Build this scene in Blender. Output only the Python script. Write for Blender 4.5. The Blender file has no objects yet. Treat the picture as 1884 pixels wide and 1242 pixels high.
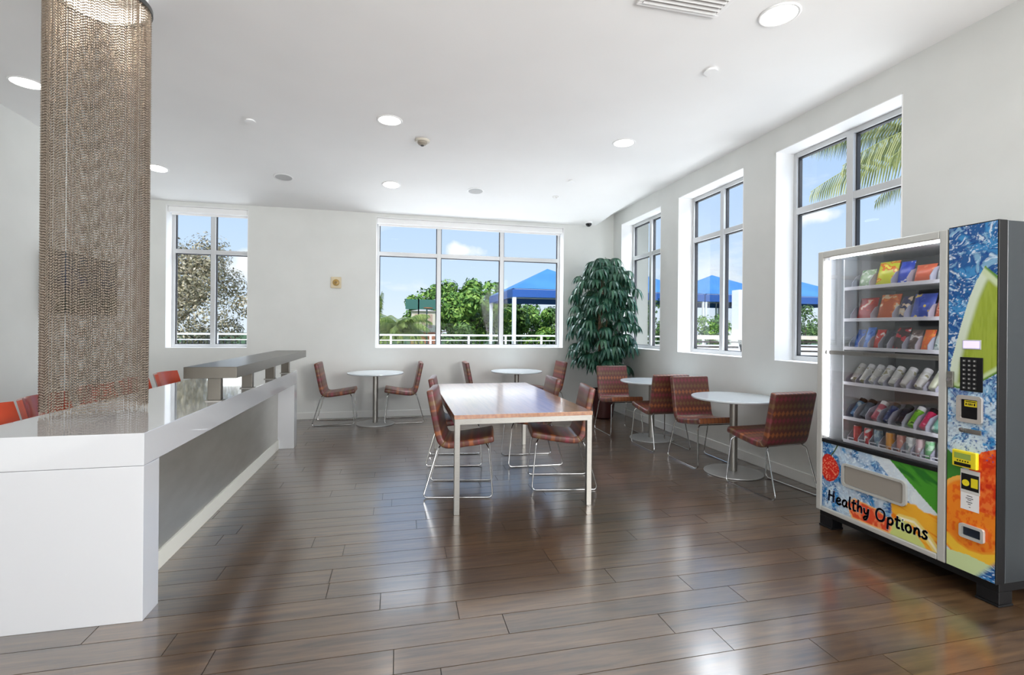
import bpy, math, random
import numpy as np
from mathutils import Vector, Matrix
random.seed(7)
S = bpy.context.scene
COL = S.collection
R = math.radians

# ------------------------------------------------------------------ camera
cam_data = bpy.data.cameras.new('camera')
cam = bpy.data.objects.new('camera', cam_data); COL.objects.link(cam)
YAW, ROLL = R(13.0), R(0.51)
fw = Vector((math.sin(YAW), math.cos(YAW), 0)); rt0 = Vector((math.cos(YAW), -math.sin(YAW), 0)); up0 = Vector((0, 0, 1))
rt = rt0 * math.cos(ROLL) + up0 * math.sin(ROLL); up = up0 * math.cos(ROLL) - rt0 * math.sin(ROLL)
M = Matrix.Identity(4)
for i in range(3):
    M[i][0] = rt[i]; M[i][1] = up[i]; M[i][2] = -fw[i]
M[0][3], M[1][3], M[2][3] = 0, 0, 1.37
cam.matrix_world = M
cam_data.sensor_fit = 'HORIZONTAL'; cam_data.sensor_width = 36.0
cam_data.lens = 900.4 / 1884 * 36.0
cam_data.shift_y = -15.2 / 1884
cam_data.clip_start = 0.02; cam_data.clip_end = 500
S.camera = cam

# ------------------------------------------------------------------ view
S.view_settings.view_transform = 'Standard'
S.view_settings.look = 'None'
S.view_settings.gamma = 1
S.view_settings.exposure = 0.12
S.view_settings.use_curve_mapping = False
S.cycles.max_bounces = 10
S.cycles.diffuse_bounces = 6
S.cycles.glossy_bounces = 4
S.cycles.transparent_max_bounces = 16
S.cycles.transmission_bounces = 6
S.cycles.caustics_reflective = False
S.cycles.caustics_refractive = False
S.cycles.sample_clamp_indirect = 6.0

# ------------------------------------------------------------------ world: blue sky with small clouds
W = bpy.data.worlds.new('sky'); S.world = W; W.use_nodes = True
nt = W.node_tree; nt.nodes.clear()
def N(t, kind, **k):
    n = t.nodes.new(kind)
    for a, v in k.items():
        if a in n.inputs.keys() if isinstance(a, str) else False:
            n.inputs[a].default_value = v
        else:
            setattr(n, a, v)
    return n
tc = nt.nodes.new('ShaderNodeTexCoord')
sep = nt.nodes.new('ShaderNodeSeparateXYZ'); nt.links.new(tc.outputs['Generated'], sep.inputs[0])
ramp = nt.nodes.new('ShaderNodeValToRGB'); nt.links.new(sep.outputs['Z'], ramp.inputs[0])
e = ramp.color_ramp.elements
e[0].position = 0.0; e[0].color = (0.80, 0.87, 0.95, 1)
e[1].position = 0.75; e[1].color = (0.20, 0.42, 0.85, 1)
m_ = e.new(0.10); m_.color = (0.63, 0.77, 0.95, 1)
m_ = e.new(0.30); m_.color = (0.46, 0.64, 0.92, 1)
mp = nt.nodes.new('ShaderNodeMapping'); mp.inputs['Scale'].default_value = (1.0, 1.0, 2.6); mp.inputs['Location'].default_value = (0.35, 0.2, 0.1)
nt.links.new(tc.outputs['Generated'], mp.inputs[0])
ns = nt.nodes.new('ShaderNodeTexNoise'); ns.inputs['Scale'].default_value = 3.6; ns.inputs['Detail'].default_value = 7; ns.inputs['Roughness'].default_value = 0.55
nt.links.new(mp.outputs[0], ns.inputs['Vector'])
cr = nt.nodes.new('ShaderNodeValToRGB'); cr.color_ramp.elements[0].position = 0.60; cr.color_ramp.elements[1].position = 0.78
nt.links.new(ns.outputs[0], cr.inputs[0])
def vmath(op, a, b=None):
    n = nt.nodes.new('ShaderNodeVectorMath'); n.operation = op
    for i, q in enumerate((a, b)):
        if q is None: continue
        if isinstance(q, tuple): n.inputs[i].default_value = q
        else: nt.links.new(q, n.inputs[i])
    return n
def fmath(op, a, b):
    n = nt.nodes.new('ShaderNodeMath'); n.operation = op
    for i, q in enumerate((a, b)):
        if isinstance(q, (int, float)): n.inputs[i].default_value = q
        else: nt.links.new(q, n.inputs[i])
    return n.outputs[0]
ns2 = nt.nodes.new('ShaderNodeTexNoise'); ns2.inputs['Scale'].default_value = 16; ns2.inputs['Detail'].default_value = 6
nt.links.new(tc.outputs['Generated'], ns2.inputs['Vector'])
acc = cr.outputs[0]
for az, el, r_, sq in ((7.4, 9.0, .075, 2.2), (45.0, 11.5, .10, 3.0), (-14.5, 6.5, .13, 1.8)):
    a_, e_ = R(az), R(el); d_ = (math.sin(a_)*math.cos(e_), math.cos(a_)*math.cos(e_), math.sin(e_))
    sc_ = vmath('MULTIPLY', vmath('SUBTRACT', tc.outputs['Generated'], d_).outputs[0], (1, 1, sq))
    ln_ = nt.nodes.new('ShaderNodeVectorMath'); ln_.operation = 'LENGTH'; nt.links.new(sc_.outputs[0], ln_.inputs[0])
    f_ = fmath('SUBTRACT', 1.0, fmath('DIVIDE', ln_.outputs['Value'], r_))
    g_ = nt.nodes.new('ShaderNodeMapRange'); g_.inputs['From Min'].default_value = .50; g_.inputs['From Max'].default_value = .85
    nt.links.new(fmath('ADD', f_, fmath('MULTIPLY', fmath('SUBTRACT', ns2.outputs[0], .5), 1.6)), g_.inputs[0])
    acc = fmath('MAXIMUM', acc, g_.outputs[0])
mx = nt.nodes.new('ShaderNodeMixRGB'); mx.inputs['Color2'].default_value = (1.0, 1.0, 1.0, 1)
nt.links.new(acc, mx.inputs['Fac']); nt.links.new(ramp.outputs[0], mx.inputs['Color1'])
bg = nt.nodes.new('ShaderNodeBackground'); bg.inputs['Strength'].default_value = 1.02
nt.links.new(mx.outputs[0], bg.inputs[0])
wo = nt.nodes.new('ShaderNodeOutputWorld'); nt.links.new(bg.outputs[0], wo.inputs[0])

# ------------------------------------------------------------------ sun (from behind the building, high)
sd = bpy.data.lights.new('sun', 'SUN'); sd.energy = 3.6; sd.angle = R(1.0); sd.color = (1, 0.96, 0.9)
so = bpy.data.objects.new('sun', sd); COL.objects.link(so)
so.rotation_euler = Vector((0.45, 0.75, -1.15)).to_track_quat('-Z', 'Y').to_euler()

# ------------------------------------------------------------------ area lamps added out of view to brighten the room
def area(name, loc, direction, sx, sy, energy, color=(1, 1, 1), shape='RECTANGLE', spread=180):
    d = bpy.data.lights.new(name, 'AREA'); d.shape = shape; d.size = sx
    if shape == 'RECTANGLE': d.size_y = sy
    d.energy = energy; d.color = color; d.spread = R(spread)
    o = bpy.data.objects.new(name, d); COL.objects.link(o)
    o.location = loc; o.rotation_euler = Vector(direction).to_track_quat('-Z', 'Z').to_euler()
    return o
FRONT_FILL = 300
LAMP_W = 4.5
area('front_glazing_daylight', (0.0, -4.6, 1.2), (0, 1, 2.2), 6.2, 2.0, FRONT_FILL, (1.0, 0.985, 0.96))  # added fill lamp floating inside the room, aimed up at the ceiling

# side lamp added behind the camera to brighten left wall and counter side
o_ = area('rear_window_daylight', (3.56, -1.3, 2.1), (-1, .45, 0.05), 1.9, 2.2, 380, (.99, .985, .97))
# added lamps hidden outside the panes: upward below sills, downward above heads
UPWARD_LAMP, OVERHEAD_LAMP = 22, 110          # watts per metre of window width
for a0, a1 in ((-3.2, -2.15), (-.35, 2.68)):
    area('terrace_bounce', ((a0+a1)/2, 8.95, .90), (0, -.9, 1), a1-a0, 1.5, UPWARD_LAMP*(a1-a0), (1, .99, .97))
    area('window_skylight', ((a0+a1)/2, 9.05, 4.0), (0, -.001, -1), a1-a0, 1.8, OVERHEAD_LAMP*(a1-a0), (.96, .98, 1))
for a0, a1 in ((2.85, 4.09), (4.55, 5.80), (6.24, 7.50)):
    for nm_, x_, w_, z_, dz_, e_, c_ in (('terrace_bounce', 4.65, 1.4, .90, 1, UPWARD_LAMP, (1, .99, .97)), ('window_skylight', 4.85, 1.8, 4.3, -900, OVERHEAD_LAMP, (.96, .98, 1))):
        o_ = area(nm_, (x_, (a0+a1)/2, z_), (-.8, 0, dz_), w_, a1-a0, e_*(a1-a0), c_)
        zx = -Vector((-.8, 0, dz_)).normalized(); yx = Vector((0, 1, 0)); xx = yx.cross(zx)
        o_.rotation_euler = Matrix((xx, yx, zx)).transposed().to_euler()

# ================================================================== helpers
class MB:
    def __init__(s): s.v = []; s.f = []
    def add(s, vs, fs):
        b = len(s.v); s.v.extend([tuple(v) for v in vs]); s.f.extend([tuple(b + i for i in f) for f in fs]); return s
    def box(s, x0, x1, y0, y1, z0, z1):
        return s.add([(x0,y0,z0),(x1,y0,z0),(x1,y1,z0),(x0,y1,z0),(x0,y0,z1),(x1,y0,z1),(x1,y1,z1),(x0,y1,z1)],
                     [(0,3,2,1),(4,5,6,7),(0,1,5,4),(1,2,6,5),(2,3,7,6),(3,0,4,7)])
    def obox(s, c, ax, ay, az, hx, hy, hz):
        c = Vector(c); ax = Vector(ax).normalized()*hx; ay = Vector(ay).normalized()*hy; az = Vector(az).normalized()*hz
        P = [c+ax*i+ay*j+az*k for k in (-1,1) for j in (-1,1) for i in (-1,1)]
        return s.add(P, [(0,2,3,1),(4,5,7,6),(0,1,5,4),(1,3,7,5),(3,2,6,7),(2,0,4,6)])
    def quad(s, a, b, c, d): return s.add([a,b,c,d], [(0,1,2,3)])
    def lathe(s, prof, n=32, c=(0,0,0), axis='z', cap=True):
        vs = []; m = len(prof)
        for i in range(n):
            a = 2*math.pi*i/n; ca, sa = math.cos(a), math.sin(a)
            for r, z in prof:
                p = (r*ca, r*sa, z) if axis == 'z' else ((z, r*ca, r*sa) if axis == 'x' else (r*ca, z, r*sa))
                vs.append((c[0]+p[0], c[1]+p[1], c[2]+p[2]))
        fs = []
        for i in range(n):
            j = (i+1) % n
            for k in range(m-1): fs.append((i*m+k, j*m+k, j*m+k+1, i*m+k+1))
        if cap:
            fs.append(tuple(i*m for i in reversed(range(n)))); fs.append(tuple(i*m+m-1 for i in range(n)))
        return s.add(vs, fs)
    def tube(s, pts, r, n=8, closed=False, taper=None):
        P = [Vector(p) for p in pts]; L = len(P); vs = []
        prev = None
        for i, p in enumerate(P):
            if closed: t = (P[(i+1) % L] - P[i-1])
            else: t = P[min(i+1, L-1)] - P[max(i-1, 0)]
            t.normalize()
            if prev is None:
                u = t.cross(Vector((0,0,1)))
                if u.length < .1: u = t.cross(Vector((1,0,0)))
                u.normalize()
            else:
                u = prev - t*prev.dot(t); u.normalize()
            prev = u; w = t.cross(u)
            rr = r if taper is None else r*(1+(taper-1)*i/(L-1))
            for k in range(n):
                a = 2*math.pi*k/n; vs.append(p + (u*math.cos(a)+w*math.sin(a))*rr)
        fs = []
        for i in range(L if closed else L-1):
            j = (i+1) % L
            for k in range(n): fs.append((i*n+k, i*n+(k+1) % n, j*n+(k+1) % n, j*n+k))
        if not closed:
            fs.append(tuple(range(n))[::-1]); fs.append(tuple((L-1)*n+k for k in range(n)))
        return s.add(vs, fs)
    def prism(s, poly, z0, z1, f=None):
        f = f or (lambda x, y, z: (x, y, z)); n = len(poly)
        vs = [f(x, y, z0) for x, y in poly] + [f(x, y, z1) for x, y in poly]
        fs = [tuple(range(n))[::-1], tuple(range(n, 2*n))] + [(i, (i+1) % n, n+(i+1) % n, n+i) for i in range(n)]
        return s.add(vs, fs)
    def shift(s, dx, dy, dz):
        s.v = [(a+dx, b+dy, c+dz) for a, b, c in s.v]; return s

def bend(pts, r, n=5):
    """round the corners of a polyline"""
    P = [Vector(p) for p in pts]; out = [P[0]]
    for i in range(1, len(P)-1):
        a, b, c = P[i-1], P[i], P[i+1]
        d1 = (a-b); d2 = (c-b); k = min(r, d1.length*.45, d2.length*.45)
        p = b+d1.normalized()*k; q = b+d2.normalized()*k
        for j in range(n+1):
            t = j/n; out.append(p*(1-t)**2 + b*2*t*(1-t) + q*t*t)
    out.append(P[-1]); return out

def obj(name, mb, mat, parent=None, smooth=False, bevel=0, world=False, seg=2, angle=35, split=False):
    v = mb.v
    if world and parent is not None:
        L = parent.location
        if parent.parent is not None: L = L + parent.parent.location
        v = [(a-L.x, b-L.y, c-L.z) for a, b, c in v]
    me = bpy.data.meshes.new(name); me.from_pydata(v, [], mb.f); me.update()
    if mat is not None: me.materials.append(mat)
    if smooth:
        me.polygons.foreach_set('use_smooth', [True]*len(me.polygons))
        if angle:
            try: me.set_sharp_from_angle(angle=R(angle))
            except Exception: pass
    o = bpy.data.objects.new(name, me); COL.objects.link(o)
    if parent is not None: o.parent = parent
    if bevel:
        b = o.modifiers.new('bevel', 'BEVEL'); b.width = bevel; b.segments = seg; b.limit_method = 'ANGLE'; b.angle_limit = R(35)
    return o
def tag(o, label=None, cat=None, group=None, kind=None):
    if label: o['label'] = label
    if cat: o['category'] = cat
    if group: o['group'] = group
    if kind: o['kind'] = kind
    return o
def thing(name, loc, label, cat, group=None, rot=0, kind=None):
    o = bpy.data.objects.new(name, None); COL.objects.link(o); o.empty_display_size = .1
    o.location = loc; o.rotation_euler = (0, 0, rot); return tag(o, label, cat, group, kind)
def struct(name, mb, mat, **k):
    o = obj(name, mb, mat, **k); o['kind'] = 'structure'; return o
KIDS = {}
def copy_tree(o, parent=None):
    c = o.copy(); COL.objects.link(c); c.parent = parent
    for ch in list(o.children): copy_tree(ch, c)
    return c

# ================================================================== materials
def mat(name, col=(.8,.8,.8), rough=.5, metal=0, spec=.5, coat=0, coatr=.05, emit=None, es=0, trans=0):
    m = bpy.data.materials.new(name); m.use_nodes = True
    b = m.node_tree.nodes['Principled BSDF']
    b.inputs['Base Color'].default_value = (*col, 1); b.inputs['Roughness'].default_value = rough
    b.inputs['Metallic'].default_value = metal; b.inputs['Specular IOR Level'].default_value = spec
    b.inputs['Coat Weight'].default_value = coat; b.inputs['Coat Roughness'].default_value = coatr
    if trans: b.inputs['Transmission Weight'].default_value = trans
    if emit: b.inputs['Emission Color'].default_value = (*emit, 1); b.inputs['Emission Strength'].default_value = es
    return m
def bs(m): return m.node_tree.nodes['Principled BSDF']
def add_noise(m, c1, c2, scale=5, detail=4, stretch=(1,1,1), bump=0, coord='Object', lo=.35, hi=.65, bscale=None, rough=None):
    t = m.node_tree; b = bs(m)
    tc = t.nodes.new('ShaderNodeTexCoord'); mp = t.nodes.new('ShaderNodeMapping'); mp.inputs['Scale'].default_value = stretch
    t.links.new(tc.outputs[coord], mp.inputs[0])
    n = t.nodes.new('ShaderNodeTexNoise'); n.inputs['Scale'].default_value = scale; n.inputs['Detail'].default_value = detail
    t.links.new(mp.outputs[0], n.inputs['Vector'])
    r = t.nodes.new('ShaderNodeValToRGB'); r.color_ramp.elements[0].position = lo; r.color_ramp.elements[1].position = hi
    r.color_ramp.elements[0].color = (*c1, 1); r.color_ramp.elements[1].color = (*c2, 1)
    t.links.new(n.outputs[0], r.inputs[0]); t.links.new(r.outputs[0], b.inputs['Base Color'])
    if bump:
        bp = t.nodes.new('ShaderNodeBump'); bp.inputs['Strength'].default_value = bump; bp.inputs['Distance'].default_value = .002
        t.links.new(n.outputs[0], bp.inputs['Height']); t.links.new(bp.outputs[0], b.inputs['Normal'])
    return m
def island_vary(m, c1, c2, extra=None):
    t = m.node_tree; g = t.nodes.new('ShaderNodeNewGeometry')
    r = t.nodes.new('ShaderNodeValToRGB'); r.color_ramp.elements[0].color = (*c1, 1); r.color_ramp.elements[1].color = (*c2, 1)
    if extra: x = r.color_ramp.elements.new(.5); x.color = (*extra, 1)
    t.links.new(g.outputs['Random Per Island'], r.inputs[0]); t.links.new(r.outputs[0], bs(m).inputs['Base Color']); return m

M_wall = add_noise(mat('wall_paint', rough=.7, spec=.25), (.71,.72,.70), (.74,.75,.73), 2.5, 3)
M_white = mat('white_trim', (.90,.90,.90), .5)
M_ceil = add_noise(mat('ceiling_paint', rough=.85, spec=.15), (.90,.90,.90), (.92,.92,.92), 1.5, 2)
M_base = mat('baseboard_paint', (.78,.78,.76), .45)
M_steel = add_noise(mat('brushed_steel', metal=1, rough=.42), (.29,.275,.25), (.36,.345,.32), 30, 3, (1,1,40))
M_chrome = mat('chrome', (.50,.50,.50), .16, 1)
M_alu = mat('window_aluminium', (.62,.63,.64), .4, .25)
M_gasket = mat('dark_gasket', (.03,.03,.035), .6)
M_counter = mat('white_quartz', (.57,.58,.605), .12, 0, .5, .6, .04)
bs(M_counter).inputs['Coat IOR'].default_value = 1.9; bs(M_counter).inputs['Coat Weight'].default_value = 1
M_counter_side = M_counter
M_barmetal = add_noise(mat('bar_metal', metal=.9, rough=.3), (.12,.108,.092), (.15,.138,.12), 3, 3, (1,.2,1))
M_panelmetal = add_noise(mat('panel_metal', metal=.75, rough=.3), (.40,.385,.34), (.47,.455,.41), 2.2, 3, (1,1,3))
M_black = mat('black_plastic', (.006,.006,.007), .45, 0, .25)
M_dark = mat('dark_grey_paint', (.024,.029,.034), .34)

# glass: thin clear sheet with a fresnel reflection
def glass(name, tint=(1,1,1), refl=1.0, rough=0.0):
    m = bpy.data.materials.new(name); m.use_nodes = True; t = m.node_tree; t.nodes.clear()
    o = t.nodes.new('ShaderNodeOutputMaterial'); mix = t.nodes.new('ShaderNodeMixShader')
    tr = t.nodes.new('ShaderNodeBsdfTransparent'); tr.inputs[0].default_value = (*tint, 1)
    gl = t.nodes.new('ShaderNodeBsdfGlossy'); gl.inputs['Roughness'].default_value = rough
    fr = t.nodes.new('ShaderNodeFresnel'); fr.inputs[0].default_value = 1.35
    mu = t.nodes.new('ShaderNodeMath'); mu.operation = 'MULTIPLY'; mu.inputs[1].default_value = refl
    t.links.new(fr.outputs[0], mu.inputs[0]); t.links.new(mu.outputs[0], mix.inputs[0])
    t.links.new(tr.outputs[0], mix.inputs[1]); t.links.new(gl.outputs[0], mix.inputs[2]); t.links.new(mix.outputs[0], o.inputs[0])
    return m
M_glass = glass('window_glass', (.97,.99,1.0), .12)
M_vglass = glass('cabinet_glass', (.98,.98,.98), 1.3)

# floor planks
def floor_mat():
    m = mat('wood_look_porcelain', rough=.4, spec=.6, coat=1, coatr=.18); t = m.node_tree; b = bs(m); b.inputs['Coat IOR'].default_value = 2.2
    g = t.nodes.new('ShaderNodeNewGeometry'); tc = t.nodes.new('ShaderNodeTexCoord')
    mp = t.nodes.new('ShaderNodeMapping'); mp.inputs['Scale'].default_value = (1.2, 14, 1)
    t.links.new(tc.outputs['Object'], mp.inputs[0])
    ad = t.nodes.new('ShaderNodeVectorMath'); ad.operation = 'ADD'
    cm = t.nodes.new('ShaderNodeCombineXYZ'); mu = t.nodes.new('ShaderNodeMath'); mu.operation = 'MULTIPLY'; mu.inputs[1].default_value = 40
    t.links.new(g.outputs['Random Per Island'], mu.inputs[0]); t.links.new(mu.outputs[0], cm.inputs[0]); t.links.new(mu.outputs[0], cm.inputs[2])
    t.links.new(mp.outputs[0], ad.inputs[0]); t.links.new(cm.outputs[0], ad.inputs[1])
    n = t.nodes.new('ShaderNodeTexNoise'); n.inputs['Scale'].default_value = 2.2; n.inputs['Detail'].default_value = 8; n.inputs['Roughness'].default_value = .62; n.inputs['Distortion'].default_value = .4
    t.links.new(ad.outputs[0], n.inputs['Vector'])
    r = t.nodes.new('ShaderNodeValToRGB'); e = r.color_ramp.elements
    e[0].position = .34; e[0].color = (.030,.014,.006,1); e[1].position = .68; e[1].color = (.105,.058,.026,1)
    t.links.new(n.outputs[0], r.inputs[0])
    hs = t.nodes.new('ShaderNodeHueSaturation'); mr = t.nodes.new('ShaderNodeMapRange'); mr.inputs['To Min'].default_value = .82; mr.inputs['To Max'].default_value = 1.18
    t.links.new(g.outputs['Random Per Island'], mr.inputs[0]); t.links.new(mr.outputs[0], hs.inputs['Value']); t.links.new(r.outputs[0], hs.inputs['Color'])
    t.links.new(hs.outputs[0], b.inputs['Base Color'])
    rr = t.nodes.new('ShaderNodeMapRange'); rr.inputs['To Min'].default_value = .34; rr.inputs['To Max'].default_value = .46
    t.links.new(n.outputs[0], rr.inputs[0]); t.links.new(rr.outputs[0], b.inputs['Roughness'])
    bp = t.nodes.new('ShaderNodeBump'); bp.inputs['Strength'].default_value = .03; bp.inputs['Distance'].default_value = .002
    t.links.new(n.outputs[0], bp.inputs['Height']); t.links.new(bp.outputs[0], b.inputs['Normal'])
    return m
M_floor = floor_mat()
M_grout = mat('dark_grout', (.03,.024,.02), .8)

def fabric_mat():
    m = mat('patterned_upholstery', rough=.42, spec=.5, coat=.25, coatr=.3); t = m.node_tree; b = bs(m)
    tc = t.nodes.new('ShaderNodeTexCoord'); sp = t.nodes.new('ShaderNodeSeparateXYZ'); t.links.new(tc.outputs['UV'], sp.inputs[0])
    def mth(op, a, bb=None):
        n = t.nodes.new('ShaderNodeMath'); n.operation = op
        for i, x in enumerate((a, bb)):
            if x is None: continue
            if isinstance(x, (int, float)): n.inputs[i].default_value = x
            else: t.links.new(x, n.inputs[i])
        return n.outputs[0]
    # u across the chair (m), v along the profile (m): rows 9.5 cm apart of upright ovals in alternating colours
    row = mth('DIVIDE', sp.outputs['Y'], .062); ri = mth('FLOOR', row); rf = mth('SUBTRACT', mth('FRACT', row), .5)
    off = mth('MULTIPLY', mth('MODULO', ri, 2), .5)
    cu = mth('ADD', mth('DIVIDE', sp.outputs['X'], .043), off); cf = mth('SUBTRACT', mth('FRACT', cu), .5)
    d = mth('ADD', mth('ABSOLUTE', mth('MULTIPLY', cf, 1.7)), mth('ABSOLUTE', mth('MULTIPLY', rf, 1.9)))
    msk = t.nodes.new('ShaderNodeMapRange'); msk.inputs['From Min'].default_value = .95; msk.inputs['From Max'].default_value = .6
    t.links.new(d, msk.inputs[0])
    rm = mth('FRACT', mth('MULTIPLY', mth('ADD', ri, 100), .3334))
    rp = t.nodes.new('ShaderNodeValToRGB'); rp.color_ramp.interpolation = 'CONSTANT'; e = rp.color_ramp.elements
    e[0].position = 0; e[0].color = (.31,.10,.035,1); e[1].position = .25; e[1].color = (.21,.035,.05,1)
    x = e.new(.6); x.color = (.16,.085,.035,1)
    t.links.new(rm, rp.inputs[0])
    mxn = t.nodes.new('ShaderNodeMixRGB'); mxn.inputs['Color1'].default_value = (.12,.036,.026,1)
    t.links.new(msk.outputs[0], mxn.inputs['Fac']); t.links.new(rp.outputs[0], mxn.inputs['Color2']); t.links.new(mxn.outputs[0], b.inputs['Base Color'])
    return m
M_fabric = fabric_mat()
M_seatedge = mat('upholstery_edge', (.10,.022,.014), .5)
M_red = add_noise(mat('red_orange_leather', rough=.22, spec=.5, coat=.4, coatr=.15), (.40,.050,.022), (.48,.07,.03), 4)
M_tablewood = add_noise(mat('table_veneer', rough=.3, coat=1, coatr=.16), (.26,.095,.035), (.40,.17,.065), 3, 6, (12,1,12))
bs(M_tablewood).inputs['Coat IOR'].default_value = 2.1
M_laminate = mat('pale_blue_laminate', (.66,.72,.76), .2, 0, .5, .4, .1)
M_tableedge = mat('laminate_edge', (.40,.42,.43), .35)
M_bead = mat('bronze_steel_chain', (.37,.31,.255), .28, 1)
M_rail = mat('anodised_rail', (.16,.17,.17), .3, .9)
M_lamp = mat('lit_diffuser', (.9,.9,.9), .5, emit=(1,.99,.96), es=9.0)
M_led = mat('white_led_strip', (.9,.9,.95), .5, emit=(.92,.93,1.0), es=11)

# ================================================================== ROOM
XR, XL, YB, YF, H = 3.58, -3.52, 7.8, -5.0, 3.36
def cz(x, y):
    s = min(max((y-5.6)/2.2, 0), 1)**1.3; t = min(max((XR-x)/.38, 0), 1); t = t*t*(3-2*t)
    return H-.225*s*t

# floor: one plank mesh, rows along x
PW, PL = .157, 1.24
known = {1.752:.555, 1.909:.175, 2.066:-.01, 2.223:.495, 2.38:.29, 2.537:-.08, 2.694:.89, 2.851:.885, 3.008:.29, 3.165:.92, 3.322:.72, 3.479:.13}
fb = MB(); rr = random.Random(3)
k0 = int((YF-2.066)/PW)-1; k1 = int((YB-2.066)/PW)+1
for k in range(k0, k1+1):
    yc = 2.066+k*PW; y0 = max(yc-PW/2+.0018, YF); y1 = min(yc+PW/2-.0018, YB)
    if y1-y0 < .01: continue
    off = rr.uniform(0, PL)
    for q, o_ in known.items():
        if abs(q-yc) < .02: off = o_
    j = -8
    while True:
        x0 = off+j*PL+.0018; x1 = off+(j+1)*PL-.0018; j += 1
        if x1 < XL: continue
        if x0 > XR: break
        x0 = max(x0, XL); x1 = min(x1, XR); b_ = 0
        if x1-x0 < .02: continue
        v = [(x0,y0,-.004),(x1,y0,-.004),(x1,y1,-.004),(x0,y1,-.004),(x0+b_,y0+b_,0),(x1-b_,y0+b_,0),(x1-b_,y1-b_,0),(x0+b_,y1-b_,0)]
        fb.add(v, [(4,5,6,7),(0,1,5,4),(1,2,6,5),(2,3,7,6),(3,0,4,7)])
struct('floor', fb, M_floor)
struct('floor_base', MB().box(XL-.3, XR+.28, YF-.3, YB+.28, -.25, -.0035), M_grout)

# ceiling
cb = MB(); xs = [XL-.02]+[XL+(3.1-XL)*i/6 for i in range(1,7)]+[3.1+.06*i for i in range(1,8)]+[XR+.02]
ys = [YF-.02, -2, 0, 2, 4, 5.2]+[5.6+.15*i for i in range(0,15)]+[YB+.02]
nx, ny = len(xs), len(ys)
vs = [(x, y, cz(x, y)) for y in ys for x in xs]
cb.add(vs, [(j*nx+i, (j+1)*nx+i, (j+1)*nx+i+1, j*nx+i+1) for j in range(ny-1) for i in range(nx-1)])
struct('ceiling', cb, M_ceil, smooth=True, angle=0)
struct('roof_slab', MB().box(XL-.3, XR+.28, YF-.3, YB+.28, 3.42, 3.7), M_white)

Z0, Z1 = 1.085, 3.125          # right wall openings
BZ0, BZ1 = 1.062, 3.078        # back wall openings
TOPZ = 3.45
# right wall with three openings
W3, W2, W1 = (2.851, 4.088), (4.548, 5.80), (6.243, 7.50)
wr = MB(); X2 = 3.86
wr.box(XR, X2, YF-.28, YB+.28, -.02, Z0); wr.box(XR, X2, YF-.28, YB+.28, Z1, TOPZ)
W0 = (-2.4, -.2)  # unseen opening, added to go with the rear side lamp
for a, b_ in ((YF-.28, W0[0]), (W0[1], W3[0]), (W3[1], W2[0]), (W2[1], W1[0]), (W1[1], YB+.28)): wr.box(XR, X2, a, b_, Z0, Z1)
struct('wall_right', wr, M_wall)
BL, BR = (-3.205, -2.15), (-.355, 2.68)
wb = MB(); Y2 = 8.07
wb.box(XL-.3, XR, YB, Y2, -.02, BZ0); wb.box(XL-.3, XR, YB, Y2, BZ1, TOPZ)
for a, b_ in ((XL-.3, BL[0]), (BL[1], BR[0]), (BR[1], XR)): wb.box(a, b_, YB, Y2, BZ0, BZ1)
struct('wall_back', wb, M_wall)
struct('wall_left', MB().box(XL-.3, XL, YF-.28, YB, -.02, TOPZ), M_wall)
# front wall behind the camera: piers and a header round the added glazed front
wf = MB(); wf.box(XL, XR, YF-.28, YF, 3.0, TOPZ); wf.box(XL, -3.2, YF-.28, YF, -.02, 3.0); wf.box(3.2, XR, YF-.28, YF, -.02, 3.0)
struct('wall_front', wf, M_wall)
# baseboards
bb = MB(); bb.box(XL, XR-.012, YB-.014, YB-.0005, 0, .10)
struct('baseboard_back', bb, M_base, bevel=.004)
struct('baseboard_right', MB().box(XR-.014, XR-.0005, YF, YB-.02, 0, .10), M_base, bevel=.004)
struct('baseboard_left', MB().box(XL+.0005, XL+.014, YF, YB-.02, 0, .10), M_base, bevel=.004)

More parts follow.
